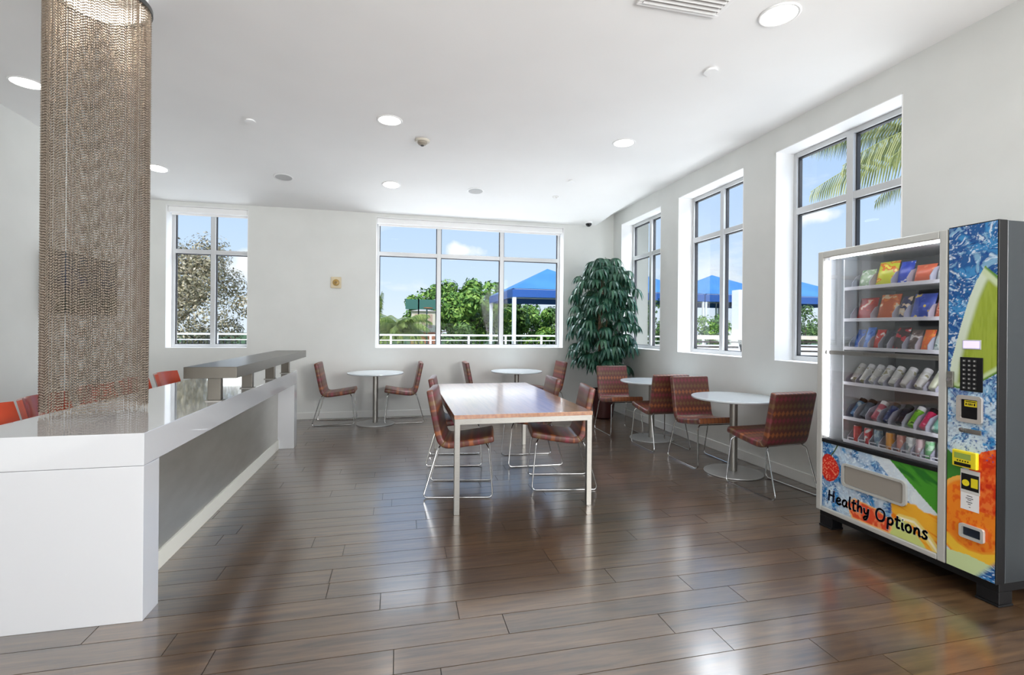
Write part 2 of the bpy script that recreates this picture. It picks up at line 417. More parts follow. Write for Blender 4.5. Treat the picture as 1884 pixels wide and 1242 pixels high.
# windows -----------------------------------------------------------
def window(n, plane, a0, a1, z0, z1, muls, ztr, label, wallin, wallout, shade=None):
    """plane 'x' (right wall) or 'y' (back wall); frame set back in the opening"""
    def P(mb, u0, u1, d0, d1, zz0, zz1):
        if plane == 'y': mb.box(u0, u1, d0, d1, zz0, zz1)
        else: mb.box(d0, d1, u0, u1, zz0, zz1)
    base = (0.5*(a0+a1), wallin, z0) if plane == 'y' else (wallin, .5*(a0+a1), z0)
    w = bpy.data.objects.new('window_%d' % n, None); COL.objects.link(w); w.location = base; w['kind'] = 'structure'; w['label'] = label
    t = .006; li = MB(); d0, d1 = wallin-.002, wallout-.05
    P(li, a0, a0+t, d0, d1, z0, z1); P(li, a1-t, a1, d0, d1, z0, z1); P(li, a0, a1, d0, d1, z0, z0+t); P(li, a0, a1, d0, d1, z1-t, z1)
    obj('window_lining', li, M_white, w, world=True)
    fd0, fd1 = wallout-.08, wallout-.02; fwid = .045
    fr = MB()
    P(fr, a0+t, a0+fwid, fd0, fd1, z0+t, z1-t); P(fr, a1-fwid, a1-t, fd0, fd1, z0+t, z1-t)
    P(fr, a0+fwid, a1-fwid, fd0, fd1, z0+t, z0+.05); P(fr, a0+fwid, a1-fwid, fd0, fd1, z1-.05, z1-t)
    obj('window_frame', fr, M_alu, w, world=True, bevel=.003)
    for mu_ in muls:
        mb = MB(); P(mb, mu_-.032, mu_+.032, fd0-.012, fd1-.001, z0+.05, z1-.05); obj('mullion', mb, M_alu, w, world=True, bevel=.003)
    edges = [a0+fwid]+[q for m in muls for q in (m-.032, m+.032)]+[a1-fwid]
    gk = MB(); 
    for i in range(0, len(edges), 2):
        u0, u1 = edges[i], edges[i+1]
        mb = MB(); P(mb, u0, u1, fd0-.006, fd1-.001, ztr-.03, ztr+.03); obj('transom', mb, M_alu, w, world=True, bevel=.003)
        for zz0, zz1 in ((z0+.05, ztr-.03), (ztr+.03, z1-.05)):
            g = .011
            P(gk, u0, u0+g, fd0+.02, fd1-.004, zz0, zz1); P(gk, u1-g, u1, fd0+.02, fd1-.004, zz0, zz1)
            P(gk, u0+g, u1-g, fd0+.02, fd1-.004, zz0, zz0+.006); P(gk, u0+g, u1-g, fd0+.02, fd1-.004, zz1-g, zz1)
            pm = MB(); P(pm, u0+g, u1-g, fd1-.028, fd1-.024, zz0+.006, zz1-g)
            obj('glass_pane', pm, M_glass, w, world=True)
    obj('gasket', gk, M_gasket, w, world=True)
    if shade:
        mb = MB(); P(mb, a0+.01, a1-.01, wallin+.035, wallin+.12, z1-.085, z1-t); obj('roller_shade_box', mb, M_white, w, world=True, bevel=.006)
        mb = MB(); P(mb, a0+.03, a1-.03, wallin+.10, wallin+.104, z1-.115, z1-.085); obj('roller_shade', mb, M_white, w, world=True)
    return w
window(1, 'y', BL[0], BL[1], BZ0, BZ1, [-2.665], 2.46, 'tall two-column window in the back wall beyond the counter', YB, Y2, True)
window(2, 'y', BR[0], BR[1], BZ0, BZ1, [.62, 1.66], 2.545, 'wide three-column window in the middle of the back wall', YB, Y2, True)
window(3, 'x', W1[0], W1[1], Z0, Z1, [6.88], 2.56, 'right-wall window nearest the corner plant', XR, X2)
window(4, 'x', W2[0], W2[1], Z0, Z1, [5.165], 2.56, 'middle window of the right wall', XR, X2)
window(5, 'x', W3[0], W3[1], Z0, Z1, [3.455], 2.545, 'right-wall window beside the vending machine', XR, X2)
window(7, 'x', W0[0], W0[1], Z0, Z1, [-1.3], 2.545, 'right-wall window behind the camera', XR, X2)  # invented window around the added side lamp
# unseen glazed front, added behind the camera to let daylight in
w = bpy.data.objects.new('window_6', None); COL.objects.link(w); w.location = (0, YF, 0); w['kind'] = 'structure'; w['label'] = 'glazed front of the room'
m_ = MB()
for x in (-3.2, -1.6, 0, 1.6, 3.14): m_.box(x, x+.06, YF-.16, YF-.08, 0, 3.0)
m_.box(-3.14, 3.14, YF-.16, YF-.08, 2.94, 3.0); m_.box(-3.14, 3.14, YF-.16, YF-.08, 0, .06)
obj('window_frame', m_, M_alu, w, world=True)
obj('glass_pane', MB().box(-3.14, 3.14, YF-.125, YF-.12, .06, 2.94), M_glass, w, world=True)

# ================================================================== CEILING FIXTURES
def tilt(o, x, y):
    e_ = .02; nx_ = (cz(x+e_, y)-cz(x-e_, y))/(2*e_); ny_ = (cz(x, y+e_)-cz(x, y-e_))/(2*e_)
    o.rotation_euler = (math.atan(ny_), -math.atan(nx_), 0)
def downlight(x, y, label, r=.11, warm=False):
    o = thing('recessed_downlight', (x, y, cz(x, y)), label, 'ceiling light', 'recessed downlights in the ceiling')
    tilt(o, x, y)
    obj('trim_ring', MB().lathe([(r-.008,-.001),(r+.012,-.001),(r+.012,-.004),(r+.004,-.008),(r-.008,-.006)], 40, cap=False).add([],[]), M_white, o, smooth=True)
    obj('diffuser', MB().lathe([(0.001,-.0045),(r-.008,-.0045)], 40, cap=False), M_lamp, o)
    if LAMP_W and warm:
        d = bpy.data.lights.new('downlight_lamp', 'AREA'); d.shape = 'DISK'; d.size = 2*r-.02; d.energy = 5; d.color = (1, .86, .68)
        l = bpy.data.objects.new('downlight_lamp', d); COL.objects.link(l); l.parent = o; l.location = (0, 0, -.0075)
    return o
DL = [(2.31,2.62,'largest recessed downlight, at the upper right near the ceiling vent'), (2.31,4.80,'recessed downlight near the middle right-wall window'),
      (-.104,4.83,'recessed downlight above the wooden table, beside the smoke detector'), (-.116,6.68,'recessed downlight nearest the wide back window'),
      (-3.0,4.82,'recessed downlight at the far left, left of the chain curtain'), (-2.85,6.70,'small recessed downlight just right of the chain curtain'),
      (2.31,.4,'recessed downlight over the camera on the right'), (-.1,.1,'recessed downlight over the camera'),
      (-2.9,.4,'recessed downlight on the left behind the counter end'), (2.31,-2,'recessed downlight at the right rear'), (-.1,-2.1,'recessed downlight at the middle rear'), (-2.9,-2,'recessed downlight at the left rear')]
for x, y, l in DL: downlight(x, y, l)

def speaker(x, y, label):
    o = thing('ceiling_speaker', (x, y, cz(x, y)), label, 'ceiling speaker', 'round ceiling speakers'); tilt(o, x, y)
    obj('speaker_rim', MB().lathe([(.098,-.001),(.115,-.001),(.115,-.005),(.098,-.007)], 40, cap=False), M_white, o, smooth=True)
    obj('speaker_grille', MB().lathe([(.001,-.005),(.098,-.005)], 40, cap=False), M_grille, o)
M_grille = add_noise(mat('perforated_grille', rough=.7), (.44,.44,.44), (.56,.56,.56), 160, 1)
speaker(-1.439, 6.69, 'round grey ceiling speaker left of the two aligned downlights')
speaker(1.01, 6.68, 'round grey ceiling speaker over the wide back window')
o = thing('smoke_detector', (.223, 5.259, H), 'beige domed smoke detector on the ceiling', 'smoke detector')
obj('detector_base', MB().lathe([(.001,-.0005),(.078,-.0005),(.078,-.012),(.07,-.022),(.001,-.022)], 36, cap=False), mat('ivory_plastic', (.62,.58,.50), .45), o, smooth=True)
obj('sensor_dome', MB().lathe([(.052,-.021),(.05,-.035),(.035,-.05),(.018,-.056),(.001,-.056)], 30, cap=False), mat('smoke_sensor', (.32,.29,.24), .5), o, smooth=True)
obj('sensor_tip', MB().lathe([(.018,-.055),(.016,-.062),(.001,-.064)], 20, cap=False), M_black, o, smooth=True)
def cap(x, y, label, r=.05):
    o = obj('sprinkler_cover', MB().lathe([(.001,0),(r-.012,0),(r-.012,-.012),(r,-.012),(r,-.017),(.001,-.017)], 32, cap=False), M_white, smooth=True)
    o.location = (x, y, cz(x, y)-.0005); tilt(o, x, y); tag(o, label, 'sprinkler cover', 'round white sprinkler covers')
cap(-1.414, 5.16, 'white round sprinkler cover on the ceiling, left of the smoke detector')
cap(2.301, 3.30, 'white round sprinkler cover on the ceiling, nearest the ceiling vent')
cap(2.183, 6.10, 'tiny white sprinkler cover on the ceiling toward the far corner', .045)
o = thing('emergency_light', (2.164, 6.683, cz(2.164, 6.683)), 'tiny white twin-lens fitting on the ceiling near the far corner', 'ceiling sensor'); tilt(o, 2.164, 6.683)
obj('fitting_body', MB().lathe([(.001,-.0005),(.045,-.0005),(.045,-.01),(.001,-.01)], 24, cap=False), M_white, o, smooth=True)
for sx in (-.02, .02): obj('lens', MB().lathe([(.017,-.009),(.015,-.02),(.001,-.026)], 16, c=(sx, 0, 0), cap=False), M_white, o, smooth=True)
o = thing('security_camera', (3.05, 7.63, cz(3.05, 7.63)), 'black dome security camera on the ceiling by the back corner', 'security camera'); tilt(o, 3.05, 7.63)
obj('mount_ring', MB().lathe([(.001,-.0005),(.062,-.0005),(.062,-.022),(.05,-.03),(.001,-.03)], 32, cap=False), M_white, o, smooth=True)
obj('dome', MB().lathe([(.05,-.028)]+[(.05*math.cos(R(a)), -.028-.05*math.sin(R(a))) for a in range(10, 91, 16)]+[(.001,-.078)], 28, cap=False), mat('black_dome', (.01,.01,.012), .1), o, smooth=True)
# vent
o = thing('ceiling_vent', (1.66, 2.60, H), 'white rectangular ceiling air vent with louvres at the top edge', 'air vent')
fr = MB(); x0, x1, y0, y1 = -.275, .275, -.13, .13
fr.box(x0, x1, y0, y0+.028, -.014, -.0005); fr.box(x0, x1, y1-.028, y1, -.014, -.0005); fr.box(x0, x0+.028, y0+.028, y1-.028, -.014, -.0005); fr.box(x1-.028, x1, y0+.028, y1-.028, -.014, -.0005)
obj('vent_frame', fr, M_white, o, bevel=.003)
obj('vent_back', MB().box(x0+.028, x1-.028, y0+.028, y1-.028, -.002, -.0005), mat('vent_shadow', (.10,.10,.10), .9), o)
for i in range(6):
    yy = y0+.042+i*.035
    obj('louvre', MB().obox((0, yy, -.012), (1,0,0), (0,1,-.75), (0,.75,1), .246, .013, .0012), mat('louvre_paint', (.60,.60,.60), .5) if i == 0 else bpy.data.materials['louvre_paint'], o)

# wall strobe
o = thing('alarm_strobe', (-.93, YB, 2.05), 'small square cream alarm strobe on the back wall between the windows', 'fire alarm')
obj('strobe_plate', MB().box(-.075,.075,-.028,-.0005,-.085,.085), mat('cream_plastic', (.66,.57,.40), .5), o, bevel=.008)
obj('strobe_lens', MB().lathe([(.05,-.026),(.046,-.042),(.03,-.05),(.001,-.052)], 28, axis='y', cap=False), mat('amber_lens', (.42,.27,.08), .3), o, smooth=True)
obj('strobe_grille', MB().lathe([(.018,-.05),(.014,-.058),(.001,-.06)], 20, axis='y', cap=False), mat('amber_dark', (.25,.15,.05), .4), o, smooth=True)

# TV on the left wall
o = thing('wall_television', (XL, 6.44, 1.82), 'flat black television on the left wall, mostly behind the chain curtain', 'television')
obj('tv_case', MB().box(.055,.10,-.61,.61,-.325,.325), M_black, o, bevel=.006)
obj('tv_screen', MB().box(.1005,.102,-.59,.59,-.305,.305), mat('tv_glass', (.006,.006,.008), .1), o)
obj('wall_bracket', MB().box(.0005,.055,-.2,.2,-.15,.15), M_dark, o)

# ================================================================== COUNTER
o = thing('reception_counter', (-1.535, 4.35, 0), 'long glossy white counter with recessed metal front panel', 'counter')
T0, T1 = .722, .873; CX0, CX1, CY0, CY1 = -1.92, -1.148, 2.595, 6.10
obj('countertop', MB().box(CX0, CX1, CY0, CY1, T0, T1), M_counter, o, world=True, bevel=.002)
obj('end_panel', MB().box(CX0, CX1, CY0, CY0+.152, 0, T0-.0015), M_counter_side, o, world=True, bevel=.002)
obj('end_panel', MB().box(CX0, CX1, CY1-.152, CY1, 0, T0-.0015), M_counter_side, o, world=True, bevel=.002)
obj('front_panel', MB().box(-1.34, -1.318, CY0+.152, CY1-.152, .104, T0), M_panelmetal, o, world=True)
obj('kick_board', MB().box(-1.34, -1.306, CY0+.152, CY1-.152, 0, .104), mat('kick_paint', (.72,.72,.66), .4), o, world=True)
obj('back_body', MB().box(-1.62, -1.34, CY0+.152, CY1-.152, 0, T0), M_white, o, world=True)
bar = thing('raised_bar_shelf', (-1.2, 4.81, T1), 'grey metallic raised bar shelf on steel posts along the white counter', 'bar shelf')
obj('shelf_top', MB().box(-1.36, -1.045, 3.57, 6.05, 1.029, 1.105), M_barmetal, bar, world=True, bevel=.002)
for y in (3.64, 4.36, 5.08, 5.72):
    p = obj('post', MB().box(-1.235, -1.155, y-.024, y+.024, T1+.006, 1.029), M_barmetal, bar, world=True, bevel=.003)
    obj('foot_plate', MB().box(-1.245, -1.145, y-.034, y+.034, T1, T1+.006), M_steel, p, world=False).location = (0, 0, 0)
    f = p.children[0]; f.data.transform(Matrix.Translation(-Vector(bar.location)))

# stools behind the counter: low curved backs
def make_stool():
    t = thing('bar_stool', (0,0,0), '', 'stool', 'red bar stools along the far side of the counter')
    # shell profile in x (seat toward +x), swept in y
    prof = [(.20,.640),(.10,.632),(-.04,.640),(-.13,.675),(-.175,.75),(-.20,.84),(-.225,.925)]
    W_ = .215; n = 9; vs = []; fs = []
    for side in (0, 1):
        for i, (x, z) in enumerate(prof):
            for j in range(n):
                s = -1+2*j/(n-1); curve = .075*s*s*(1 if i > 3 else .3)
                ww = W_*(1-.06*(i/6))
                xx = x+curve; zz = z+(.02*s*s if i < 4 else 0)
                if side: 
                    a = prof[max(i-1,0)]; b_ = prof[min(i+1,6)]; dx, dz = b_[0]-a[0], b_[1]-a[1]; l_ = math.hypot(dx, dz)
                    xx += -dz/l_*-.03*-1 if False else (dz/l_)*.03; zz += (-dx/l_)*.03
                vs.append((xx, s*ww, zz))
    m = len(prof)
    for side in (0, 1):
        for i in range(m-1):
            for j in range(n-1):
                q = (side*m*n+i*n+j, side*m*n+i*n+j+1, side*m*n+(i+1)*n+j+1, side*m*n+(i+1)*n+j)
                fs.append(q if side else q[::-1])
    for i in range(m-1):
        fs.append((i*n, m*n+i*n, m*n+(i+1)*n, (i+1)*n)); fs.append((i*n+n-1, (i+1)*n+n-1, m*n+(i+1)*n+n-1, m*n+i*n+n-1))
    for j in range(n-1):
        fs.append((j, j+1, m*n+j+1, m*n+j)); fs.append(((m-1)*n+j, m*n+(m-1)*n+j, m*n+(m-1)*n+j+1, (m-1)*n+j+1))
    obj('seat_shell', MB().add(vs, fs), M_red, t, smooth=True, angle=50)
    obj('pole', MB().lathe([(.028,.012),(.028,.40),(.02,.41),(.02,.645)], 20), M_chrome, t, smooth=True)
    obj('base', MB().lathe([(.001,0),(.2,0),(.2,.008),(.03,.02),(.001,.02)], 36, cap=False), M_chrome, t, smooth=True)
    obj('footrest', MB().tube([(.17*math.cos(R(a)), .17*math.sin(R(a)), .25) for a in range(0,360,15)], .009, 8, closed=True).tube([(0,0,.25),(.17,0,.25)], .008, 6), M_chrome, t, smooth=True)
    return t
stl = ['red bar stool farthest left at the counter, cut by the photo edge', 'red bar stool with a curved back just left of the chain curtain', 'red bar stool seen only through the chain curtain',
       'red bar stool just right of the chain curtain, half hidden by it', 'red bar stool farthest along the counter, nearest the raised bar shelf']
proto_stool = make_stool()
for i, y in enumerate((3.16, 3.63, 4.17, 4.70, 5.28)):
    s_ = proto_stool if i == 0 else copy_tree(proto_stool)
    s_.location = (-2.02, y, 0); s_['label'] = stl[i]

# ================================================================== CHAIN CURTAIN
CCX, CCY, CR = -1.697, 3.288, .2365
ct = thing('chain_curtain', (CCX, CCY, T1), 'tall round curtain of hanging bronze metal chains over the white counter', 'chain curtain')
obj('ceiling_drum', MB().lathe([(CR-.012, 3.25-T1),(CR-.012, H-.001-T1)], 64, cap=False), M_ceil, ct, smooth=True)
obj('track_ring', MB().lathe([(CR-.012,3.235-T1),(CR+.012,3.235-T1),(CR+.012,3.262-T1),(CR-.012,3.262-T1),(CR-.012,3.235-T1)], 72, cap=False), M_rail, ct, smooth=True)
NS = 190
def strand_mesh():
    V = []; F = []; pitch = .0146; rb = random.Random(5)
    oct_f = [(0,1,2),(0,2,3),(0,3,4),(0,4,1),(5,2,1),(5,3,2),(5,4,3),(5,1,4)]
    vs_all = []; fs_all = []; base = 0
    for s in range(NS):
        a = 2*math.pi*s/NS + rb.uniform(-.0015, .0015); rad = CR+rb.uniform(-.003, .003)
        z = 3.235-T1; zb = rb.choice([.004, .004, .006, .012, .016])
        ca, sa = math.cos(a), math.sin(a); x, y = rad*ca, rad*sa; nrow = int((z-zb)/pitch)
        ph = rb.uniform(0, pitch)
        zz = z-ph-np.arange(nrow-1)*pitch
        h_ = .0070; w_ = .0056
        off = np.array([(0,0,h_),(w_,0,0),(0,w_,0),(-w_,0,0),(0,-w_,0),(0,0,-h_)])
        rot = np.array([[ca,-sa,0],[sa,ca,0],[0,0,1]]); off = off@rot.T
        c = np.stack([np.full_like(zz, x), np.full_like(zz, y), zz], 1)
        v = (c[:,None,:]+off[None]).reshape(-1,3); vs_all.append(v)
        ff = (np.array(oct_f)[None]+(np.arange(len(zz))*6)[:,None,None]).reshape(-1,3)+base; fs_all.append(ff); base += len(v)
        # thin wire core
        k = .0007; q = np.array([(x+k,y,z),(x-k*.5,y+k,z),(x-k*.5,y-k,z),(x+k,y,zb),(x-k*.5,y+k,zb),(x-k*.5,y-k,zb)])
        vs_all.append(q); fs_all.append(np.array([(0,1,4),(0,4,3),(1,2,5),(1,5,4),(2,0,3),(2,3,5)])+base); base += 6
    V = np.concatenate(vs_all); F = np.concatenate(fs_all)
    me = bpy.data.meshes.new('chains'); me.vertices.add(len(V)); me.vertices.foreach_set('co', V.ravel())
    me.loops.add(len(F)*3); me.loops.foreach_set('vertex_index', F.ravel().astype(np.int32))
    me.polygons.add(len(F)); me.polygons.foreach_set('loop_start', np.arange(0, len(F)*3, 3, dtype=np.int32)); me.update(calc_edges=True)
    me.polygons.foreach_set('use_smooth', [True]*len(F))
    me.materials.append(M_bead); return me
ch_o = bpy.data.objects.new('hanging_chains', strand_mesh()); COL.objects.link(ch_o); ch_o.parent = ct; ch_o['kind'] = 'stuff'
dl = downlight(CCX, CCY, 'downlight glowing inside the top of the chain curtain', .09, True)

# ================================================================== CHAIRS
def chair_shell(part):
    """part of the L-shaped shell between profile parameters"""
    outer = [(-.262,.850),(-.232,.700),(-.203,.560),(-.183,.475),(-.160,.430),(-.120,.402),(-.060,.396),(.060,.410),(.180,.428),(.276,.446)]
    P = [Vector((x, 0, z)) for x, z in outer]
    # resample with Catmull-Rom
    pts = []
    for i in range(len(P)-1):
        a, b_, c, d = P[max(i-1,0)], P[i], P[i+1], P[min(i+2,len(P)-1)]
        for k in range(4):
            t = k/4; pts.append(.5*((2*b_)+(-a+c)*t+(2*a-5*b_+4*c-d)*t*t+(-a+3*b_-3*c+d)*t**3))
    pts.append(P[-1])
    cum = [0]
    for i in range(1, len(pts)): cum.append(cum[-1]+(pts[i]-pts[i-1]).length)
    nrm = []
    for i in range(len(pts)):
        t = (pts[min(i+1,len(pts)-1)]-pts[max(i-1,0)]).normalized(); nrm.append(Vector((-t.z, 0, t.x)) * (1 if True else 1))
    # normal should point up/forward
    split = 18
    rng = range(0, split+1) if part == 'backrest' else range(split, len(pts))
    TH = .058; hw = .222
    # cross-section around: rounded rectangle  (y, t) t along the thickness
    sec = []
    rc = .018
    for (cy_, ct_, a0) in ((hw-rc, rc, -90), (hw-rc, TH-rc, 0), (-hw+rc, TH-rc, 90), (-hw+rc, rc, 180)):
        for k in range(4): a = R(a0+30*k); sec.append((cy_+rc*math.cos(a), ct_+rc*math.sin(a)))
    # insert mid points on the broad faces
    n = len(sec); vs = []; uv = []
    ids = list(rng)
    endcap = 0 if part == 'backrest' else len(pts)-1
    rows = []
    for i in ids:
        rows.append((pts[i], nrm[i], cum[i], 1.0))
    tdir = (pts[0]-pts[1]).normalized() if part == 'backrest' else (pts[-1]-pts[-2]).normalized()
    pe, ne, ce, _ = rows[0] if part == 'backrest' else rows[-1]
    sgn = -1 if part == 'backrest' else 1
    caps = [(pe+tdir*.008, ne, ce+sgn*.008, .93), (pe+tdir*.013, ne, ce+sgn*.013, .75), (pe+tdir*.014, ne, ce+sgn*.014, .4)]
    rows = (caps[::-1]+rows) if part == 'backrest' else rows+caps
    for p, nn, c, sc in rows:
        for y, t in sec:
            yy = y if sc == 1 else math.copysign(max(abs(y)-(1-sc)*.03, 0), y); tt = TH/2+(t-TH/2)*sc
            q = p+nn*tt; vs.append((q.x, yy, q.z)); uv.append((yy, c))
    m = len(rows); fs = []
    for i in range(m-1):
        for k in range(n): fs.append((i*n+k, (i+1)*n+k, (i+1)*n+(k+1) % n, i*n+(k+1) % n))
    fs.append(tuple(range(n))); fs.append(tuple((m-1)*n+k for k in reversed(range(n))))
    me = bpy.data.meshes.new(part); me.from_pydata(vs, [], fs); me.update()
    ul = me.uv_layers.new(name='UVMap')
    for l in me.loops: ul.data[l.index].uv = uv[l.vertex_index]
    me.materials.append(M_fabric); me.polygons.foreach_set('use_smooth', [True]*len(me.polygons))
    return me
def make_chair():
    t = thing('side_chair', (0,0,0), '', 'chair')
    for nme in ('seat', 'backrest'):
        o = bpy.data.objects.new(nme, chair_shell(nme)); COL.objects.link(o); o.parent = t
    for s in (-1, 1):
        path = bend([(-.145, s*.17, .418), (-.17, s*.205, .392), (-.283, s*.226, .007), (.283, s*.226, .007), (.245, s*.205, .40), (.225, s*.17, .425)], .045, 5)
        obj('leg_frame', MB().tube(path, .0062, 8), M_chrome, t, smooth=True)
    obj('crossbar', MB().tube([(-.145,-.17,.418),(-.145,.17,.418)], .006, 8), M_chrome, t, smooth=True)
    obj('crossbar', MB().tube([(.225,-.17,.425),(.225,.17,.425)], .006, 8), M_chrome, t, smooth=True)
    return t
proto = make_chair()
CH = [(-.885, 7.44, 0, 'patterned chair on the left of the back-wall round table, nearest the counter', 'chairs at the round tables'),
      (.09, 7.44, 180, 'patterned chair on the right of the back-wall round table beside the counter', 'chairs at the round tables'),
      (1.22, 7.40, 0, 'patterned chair whose narrow back shows under the middle of the wide back window', 'chairs at the round tables'),
      (2.28, 7.38, 180, 'patterned chair right of the half-hidden round table, nearest the back corner', 'chairs at the round tables'),
      (.517, 4.174, -10.5, 'near left chair pulled up to the wooden table', 'chairs at the wooden table'),
      (.575, 5.10, -8, 'far left chair at the wooden table, behind the nearer one', 'chairs at the wooden table'),
      (1.426, 4.18, 170, 'near right chair at the wooden table, facing left', 'chairs at the wooden table'),
      (1.358, 4.94, 177.5, 'far right chair at the wooden table, facing left', 'chairs at the wooden table'),
      (2.90, 6.13, -91, 'patterned chair in front of the potted plant, facing the camera', 'chairs at the round tables'),
      (3.02, 5.25, 90, 'patterned chair with its back to the camera at the farther right-wall round table', 'chairs at the round tables'),
      (3.11, 4.57, -90, 'patterned chair facing the camera at the nearest right-wall round table', 'chairs at the round tables'),
      (3.16, 3.64, 94, 'nearest patterned chair, seen from behind beside the vending machine', 'chairs at the round tables')]
for i, (x, y, a, l, g) in enumerate(CH):
    c = proto if i == 0 else copy_tree(proto)
    c.location = (x, y, 0); c.rotation_euler = (0, 0, R(a)); c['label'] = l; c['group'] = g

# round tables
def make_round():
    t = thing('round_table', (0,0,0), '', 'table', 'round pedestal tables')
    obj('tabletop', MB().lathe([(.001,.712),(.372,.712),(.385,.716),(.39,.724),(.389,.732),(.386,.735),(.001,.735)], 72, cap=False), M_laminate, t, smooth=True)
    obj('mounting_plate', MB().box(-.16,.16,-.03,.03,.699,.7115).box(-.03,.03,-.16,.16,.699,.7115), M_dark, t)
    obj('column', MB().lathe([(.036,.012),(.036,.699)], 32), M_steel, t, smooth=True)
    obj('base', MB().lathe([(.001,0),(.262,0),(.268,.004),(.266,.012),(.25,.016),(.05,.020),(.001,.020)], 64, cap=False), mat('base_disc_metal', (.46,.46,.45), .38, .45), t, smooth=True)
    return t
rtb = make_round()
for i, (x, y, l) in enumerate([(-.32, 7.26, 'round pedestal table under the back wall, beside the counter end'), (1.76, 7.28, 'round pedestal table below the wide back window, behind the wooden table'),
                               (3.13, 5.65, 'round pedestal table in front of the plant by the right wall'), (3.17, 4.14, 'nearest round pedestal table by the right wall, beside the vending machine')]):
    c = rtb if i == 0 else copy_tree(rtb); c.location = (x, y, 0); c['label'] = l

# rectangular wooden table
t = thing('dining_table', (.94, 4.62, 0), 'large rectangular table with glossy wood top and square steel legs', 'table')
x0, x1, y0, y1 = .40, 1.482, 3.585, 5.665
obj('tabletop', MB().box(x0, x1, y0, y1, .705, .735), M_tablewood, t, world=True, bevel=.0015)
fr = MB()
for a, b_, c, d in ((x0+.004, x1-.004, y0+.004, y0+.044), (x0+.004, x1-.004, y1-.044, y1-.004), (x0+.004, x0+.044, y0+.044, y1-.044), (x1-.044, x1-.004, y0+.044, y1-.044)): fr.box(a, b_, c, d, .665, .7045)
obj('apron_frame', fr, M_steel, t, world=True)
for x in (x0+.004, x1-.044):
    for y in (y0+.004, y1-.044):
        obj('leg', MB().box(x, x+.04, y, y+.04, 0, .665), M_steel, t, world=True, bevel=.002)

# ================================================================== POTTED PLANT
pt = thing('potted_plant', (3.12, 7.13, 0), 'tall leafy indoor tree in a dark red pot in the back right corner', 'plant')
M_leaf = island_vary(mat('deep_green_leaf', rough=.32, spec=.5), (.012,.050,.028), (.055,.15,.085), (.018,.085,.055))
M_trunk = add_noise(mat('trunk_bark', rough=.8), (.10,.055,.03), (.25,.15,.09), 20)
obj('pot', MB().lathe([(.001,0),(.13,0),(.15,.02),(.205,.42),(.215,.42),(.215,.45),(.195,.45),(.19,.41),(.001,.41)], 40, cap=False), mat('oxblood_glaze', (.05,.010,.010), .25), pt, smooth=True)
obj('soil', MB().lathe([(.001,.418),(.192,.412)], 30, cap=False), mat('soil', (.03,.02,.012), .9), pt)
rp = random.Random(11)
tk = MB(); tips = []
for k in range(4):
    a = rp.uniform(0, 6.28); p = [Vector((.05*math.cos(a), .05*math.sin(a), .41))]
    for z in (.8, 1.2, 1.6, 2.0, 2.35-.1*k): p.append(Vector((p[-1].x+rp.uniform(-.05,.05), p[-1].y+rp.uniform(-.05,.05), z)))
    tk.tube(bend(p, .15, 3), .022-.002*k, 8, taper=.5); tips.append(p)
obj('trunk', tk, M_trunk, pt, smooth=True)
lf = MB()
def leaflet(mb, o, d, L, w, droop):
    d = d.normalized(); side = d.cross(Vector((0,0,1)))
    if side.length < .05: side = Vector((1,0,0))
    side.normalize(); pts = []; p = o.copy(); dd = d.copy(); n = 5
    for i in range(n+1):
        t = i/n; ww = w*math.sin(math.pi*min(.08+t*.92, 1))**.8 if i < n else 0.001
        pts.append((p-side*ww+Vector((0,0,.25*ww)), p+Vector((0,0,-.1*ww)), p+side*ww+Vector((0,0,.25*ww))))
        dd = (dd+Vector((0,0,-droop))).normalized(); p = p+dd*(L/n)
    b_ = len(mb.v)
    for tri in pts: mb.v.extend([tuple(x) for x in tri])
    for i in range(n):
        q = b_+i*3; mb.f.append((q, q+1, q+4, q+3)); mb.f.append((q+1, q+2, q+5, q+4))
stems = MB()
for k in range(250):
    zz = .72+1.70*((k+.5)/250)**.85
    tp = tips[k % 4]; j = min(int((zz-.41)/.4), 4); o_ = tp[j].lerp(tp[j+1], min(max((zz-tp[j].z)/(tp[j+1].z-tp[j].z), 0), 1))
    a = rp.uniform(0, 6.283)
    rad = .50 if zz > 1.0 else .42
    if zz > 2.0: rad = .50*(1-(zz-2.0)/.8)
    rr_ = rad*math.sqrt(rp.uniform(.12, 1))
    q = Vector((o_.x*.4+rr_*math.cos(a), o_.y*.4+rr_*math.sin(a), zz+.06))
    lim = 3.545-3.12
    if q.x > lim-.02: q.x = lim-.02-rp.uniform(0,.1)
    if q.y > .55: q.y = .55-rp.uniform(0,.1)
    mid = (o_+q)*.5+Vector((0,0,.09))
    stems.tube([o_, mid, q], .003, 4)
    out = Vector((math.cos(a), math.sin(a), .0))
    nl = 8
    for m in range(nl):
        b2 = a+(m-(nl-1)/2)*.52; d = Vector((math.cos(b2)*.8, math.sin(b2)*.8, .25))
        leaflet(lf, q, d, rp.uniform(.17,.26), rp.uniform(.018,.026), .55)
    
lim = 3.565-3.12
lf.v = [(min(x, lim-.0+.0*y) if not (W1[0]-7.13+.06 < y < W1[1]-7.13-.06 and 1.15 < z < 3.05) else min(x, .60), min(y, .655), z) for x, y, z in lf.v]
obj('foliage', lf, M_leaf, pt, smooth=True, angle=0)
obj('petioles', stems, mat('petiole', (.05,.10,.03), .6), pt, smooth=True)

